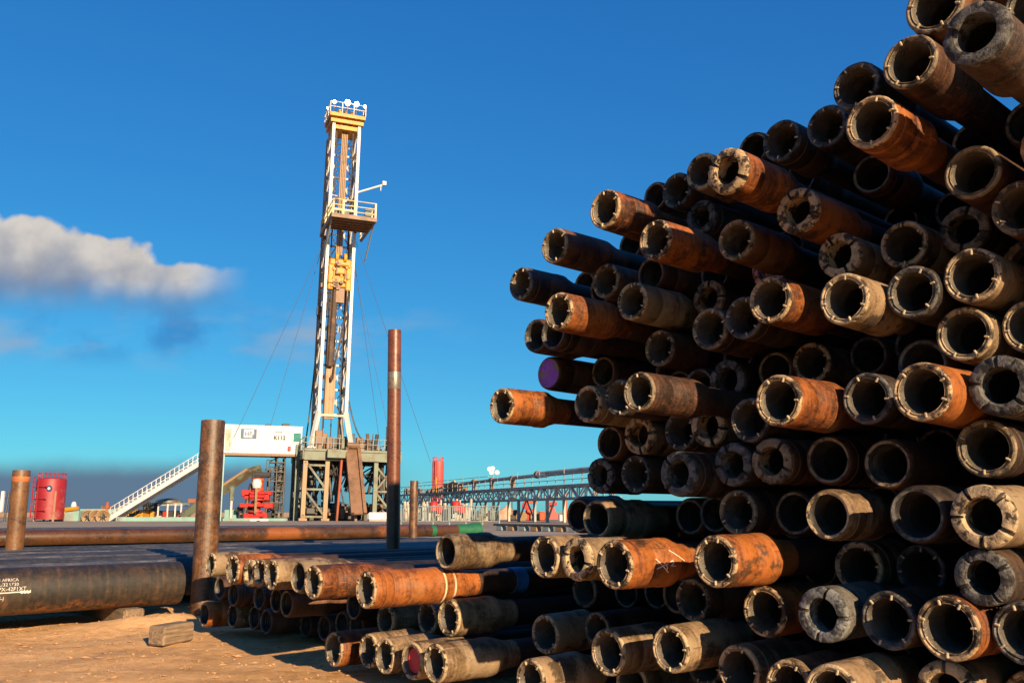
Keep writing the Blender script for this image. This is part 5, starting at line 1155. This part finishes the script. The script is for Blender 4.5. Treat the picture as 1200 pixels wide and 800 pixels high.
    (-2.46, 0.59, 3.643, 0.0885, 'O', 'k', 'fill', 'deep-set dark drill pipe barely seen, right of the glossy orange pipe'),
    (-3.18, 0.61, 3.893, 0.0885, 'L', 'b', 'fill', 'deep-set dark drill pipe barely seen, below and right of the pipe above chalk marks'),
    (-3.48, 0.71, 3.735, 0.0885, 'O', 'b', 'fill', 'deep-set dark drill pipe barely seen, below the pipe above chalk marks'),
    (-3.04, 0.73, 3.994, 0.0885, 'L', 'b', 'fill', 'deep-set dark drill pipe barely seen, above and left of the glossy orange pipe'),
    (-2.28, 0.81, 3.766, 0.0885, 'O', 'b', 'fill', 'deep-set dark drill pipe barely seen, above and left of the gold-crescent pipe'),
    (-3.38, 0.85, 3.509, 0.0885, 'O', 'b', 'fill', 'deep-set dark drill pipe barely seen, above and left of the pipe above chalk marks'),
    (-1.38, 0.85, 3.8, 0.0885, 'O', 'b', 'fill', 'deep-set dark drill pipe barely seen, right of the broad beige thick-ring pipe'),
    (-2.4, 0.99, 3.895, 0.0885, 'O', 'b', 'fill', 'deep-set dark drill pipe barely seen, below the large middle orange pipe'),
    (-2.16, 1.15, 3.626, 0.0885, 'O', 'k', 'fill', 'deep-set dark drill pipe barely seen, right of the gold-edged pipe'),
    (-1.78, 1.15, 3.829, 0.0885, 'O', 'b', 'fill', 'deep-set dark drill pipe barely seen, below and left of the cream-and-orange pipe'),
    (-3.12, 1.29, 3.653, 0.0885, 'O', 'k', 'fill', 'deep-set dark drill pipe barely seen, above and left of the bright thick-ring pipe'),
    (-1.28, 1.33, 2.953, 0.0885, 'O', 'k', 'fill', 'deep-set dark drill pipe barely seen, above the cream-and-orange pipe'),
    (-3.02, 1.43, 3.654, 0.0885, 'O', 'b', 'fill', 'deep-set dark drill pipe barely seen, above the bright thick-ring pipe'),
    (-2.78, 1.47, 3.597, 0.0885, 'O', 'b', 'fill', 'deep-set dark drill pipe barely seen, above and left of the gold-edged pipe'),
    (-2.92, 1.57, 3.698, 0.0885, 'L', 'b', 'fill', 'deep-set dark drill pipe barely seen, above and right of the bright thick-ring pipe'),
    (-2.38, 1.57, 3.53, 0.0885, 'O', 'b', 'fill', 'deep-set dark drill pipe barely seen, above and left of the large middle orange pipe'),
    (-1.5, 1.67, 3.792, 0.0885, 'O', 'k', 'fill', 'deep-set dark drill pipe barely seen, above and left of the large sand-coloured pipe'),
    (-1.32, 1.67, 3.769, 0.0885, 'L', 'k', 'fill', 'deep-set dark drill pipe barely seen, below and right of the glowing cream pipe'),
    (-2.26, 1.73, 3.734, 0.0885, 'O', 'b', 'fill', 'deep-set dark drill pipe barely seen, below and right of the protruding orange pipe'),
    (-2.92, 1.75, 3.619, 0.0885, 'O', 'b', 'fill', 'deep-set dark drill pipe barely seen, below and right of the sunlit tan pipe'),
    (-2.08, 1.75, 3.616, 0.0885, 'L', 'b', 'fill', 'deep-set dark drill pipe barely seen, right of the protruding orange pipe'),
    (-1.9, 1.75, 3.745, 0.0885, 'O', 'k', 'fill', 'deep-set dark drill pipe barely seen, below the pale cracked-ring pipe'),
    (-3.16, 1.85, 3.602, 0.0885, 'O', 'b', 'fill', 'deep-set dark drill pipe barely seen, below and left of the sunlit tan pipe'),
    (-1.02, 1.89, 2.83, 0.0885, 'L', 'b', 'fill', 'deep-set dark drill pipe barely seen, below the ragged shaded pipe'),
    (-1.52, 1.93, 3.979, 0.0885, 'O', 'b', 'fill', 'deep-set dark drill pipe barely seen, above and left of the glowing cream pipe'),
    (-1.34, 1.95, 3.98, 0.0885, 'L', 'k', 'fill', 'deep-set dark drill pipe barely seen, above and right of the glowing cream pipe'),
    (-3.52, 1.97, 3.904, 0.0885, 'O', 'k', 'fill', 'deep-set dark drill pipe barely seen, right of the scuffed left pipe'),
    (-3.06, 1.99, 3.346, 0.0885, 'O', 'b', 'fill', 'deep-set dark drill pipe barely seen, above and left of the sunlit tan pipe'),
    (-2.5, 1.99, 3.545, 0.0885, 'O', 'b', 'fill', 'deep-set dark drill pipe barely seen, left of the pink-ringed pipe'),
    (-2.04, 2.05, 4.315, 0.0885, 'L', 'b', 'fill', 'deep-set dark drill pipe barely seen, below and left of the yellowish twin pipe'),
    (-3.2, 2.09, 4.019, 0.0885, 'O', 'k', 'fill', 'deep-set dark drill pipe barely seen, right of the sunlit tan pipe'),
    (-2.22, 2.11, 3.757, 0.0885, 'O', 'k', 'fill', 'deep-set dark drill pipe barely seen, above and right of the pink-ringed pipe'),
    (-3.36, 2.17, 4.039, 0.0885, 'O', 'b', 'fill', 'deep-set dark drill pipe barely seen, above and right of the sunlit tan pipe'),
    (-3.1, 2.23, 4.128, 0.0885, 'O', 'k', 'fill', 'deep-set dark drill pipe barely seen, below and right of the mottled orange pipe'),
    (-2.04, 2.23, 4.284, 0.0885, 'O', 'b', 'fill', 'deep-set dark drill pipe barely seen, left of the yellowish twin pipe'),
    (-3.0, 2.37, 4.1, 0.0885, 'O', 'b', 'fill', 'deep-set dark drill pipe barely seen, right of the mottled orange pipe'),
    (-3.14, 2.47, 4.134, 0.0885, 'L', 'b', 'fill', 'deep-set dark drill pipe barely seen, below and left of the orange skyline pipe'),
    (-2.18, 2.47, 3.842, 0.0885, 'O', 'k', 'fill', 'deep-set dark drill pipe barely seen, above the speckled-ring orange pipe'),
    (-2.48, 2.51, 3.87, 0.0885, 'O', 'b', 'fill', 'deep-set dark drill pipe barely seen, below and right of the orange skyline pipe'),
]
REST = [(-0.28, 2.455, 2.579), (-0.64, 2.765, 2.525), (-0.28, 2.765, 2.592), (-0.91, 2.92, 2.541), (-0.73, 2.92, 2.647), (-0.55, 2.92, 2.647), (-0.37, 2.92, 2.758), (-1.0, 3.075, 2.676), (-0.82, 3.075, 2.754), (-0.64, 3.075, 2.562), (-0.46, 3.075, 2.517), (-0.28, 3.075, 2.615), (-0.91, 3.23, 2.498), (-0.73, 3.23, 2.633), (-0.55, 3.23, 2.68), (-0.37, 3.23, 2.809), (-0.82, 3.385, 2.884), (-0.64, 3.385, 2.476), (-0.46, 3.385, 2.928), (-0.28, 3.385, 2.81), (-0.73, 3.54, 2.944), (-0.55, 3.54, 2.509), (-0.37, 3.54, 2.638), (-0.64, 3.695, 2.701), (-0.46, 3.695, 2.824), (-0.28, 3.695, 2.606), (-0.55, 3.85, 2.675), (-0.37, 3.85, 2.588), (-0.46, 4.005, 2.675), (-0.28, 4.005, 2.705), (-0.37, 4.16, 2.733), (-2.46, 0.09, 3.239), (-2.24, 0.09, 2.981), (-2.06, 0.09, 2.797), (-1.88, 0.09, 2.816), (-1.7, 0.09, 2.963), (-1.52, 0.09, 2.772), (-1.34, 0.09, 2.865), (-1.16, 0.09, 2.76), (-0.98, 0.09, 2.962), (-0.8, 0.09, 2.845), (-0.62, 0.09, 3.081), (-0.46, 0.15, 2.878), (-0.86, 0.25, 3.082), (-0.68, 0.25, 3.073), (-0.52, 0.31, 2.959), (-0.8, 0.41, 2.768), (-0.62, 0.45, 3.005), (-0.46, 0.51, 2.894), (-0.8, 0.59, 2.83), (-0.62, 0.63, 3.03), (-0.46, 0.69, 3.035), (-0.86, 0.75, 3.052), (-0.68, 0.79, 2.752), (-0.52, 0.85, 3.08), (-0.86, 0.93, 2.9), (-0.68, 0.97, 2.849), (-0.46, 1.01, 2.842), (-0.8, 1.11, 2.988), (-0.62, 1.13, 2.968), (-0.46, 1.19, 2.895), (-0.74, 1.27, 2.829), (-0.58, 1.33, 3.069), (-0.76, 1.45, 2.939), (-0.48, 1.47, 3.096), (-0.62, 1.57, 2.878), (-0.78, 1.63, 2.834), (-0.46, 1.65, 2.904), (-0.64, 1.75, 2.758), (-0.48, 1.83, 2.866), (-0.78, 1.89, 2.771), (-0.62, 1.95, 3.018), (-0.46, 2.01, 2.807), (-0.66, 2.13, 3.077), (-0.5, 2.19, 2.947), (-0.6, 2.33, 2.979), (-0.46, 2.43, 3.096), (-0.7, 2.49, 2.897), (-0.88, 2.51, 2.833), (-0.56, 2.59, 3.02), (-0.78, 2.65, 2.984), (-0.46, 2.73, 3.087)]
for i, row in enumerate(PIPES): drill_pipe(*row, i)

# the rest of the stack, standing outside the photograph's frame
rest = MB()
for (u, v, s_) in REST:
    m_ = Matrix.Translation(yard(u, s_, v)) @ Matrix.Rotation(YAW, 4, 'Z'); b = MB()
    b.lathe([(0, .05), (0, .082), (.02, .088), (.32, .089), (.42, .0665), (BODY_L, .0655)], 14); rest.add([m_ @ Vector(v_) for v_ in b.v], b.f)
ro = rest.build('drill_pipes', STEEL['b'], smooth=True); ro['kind'] = 'stuff'; ro['label'] = 'remaining drill pipes of the tall stack above and below the picture'
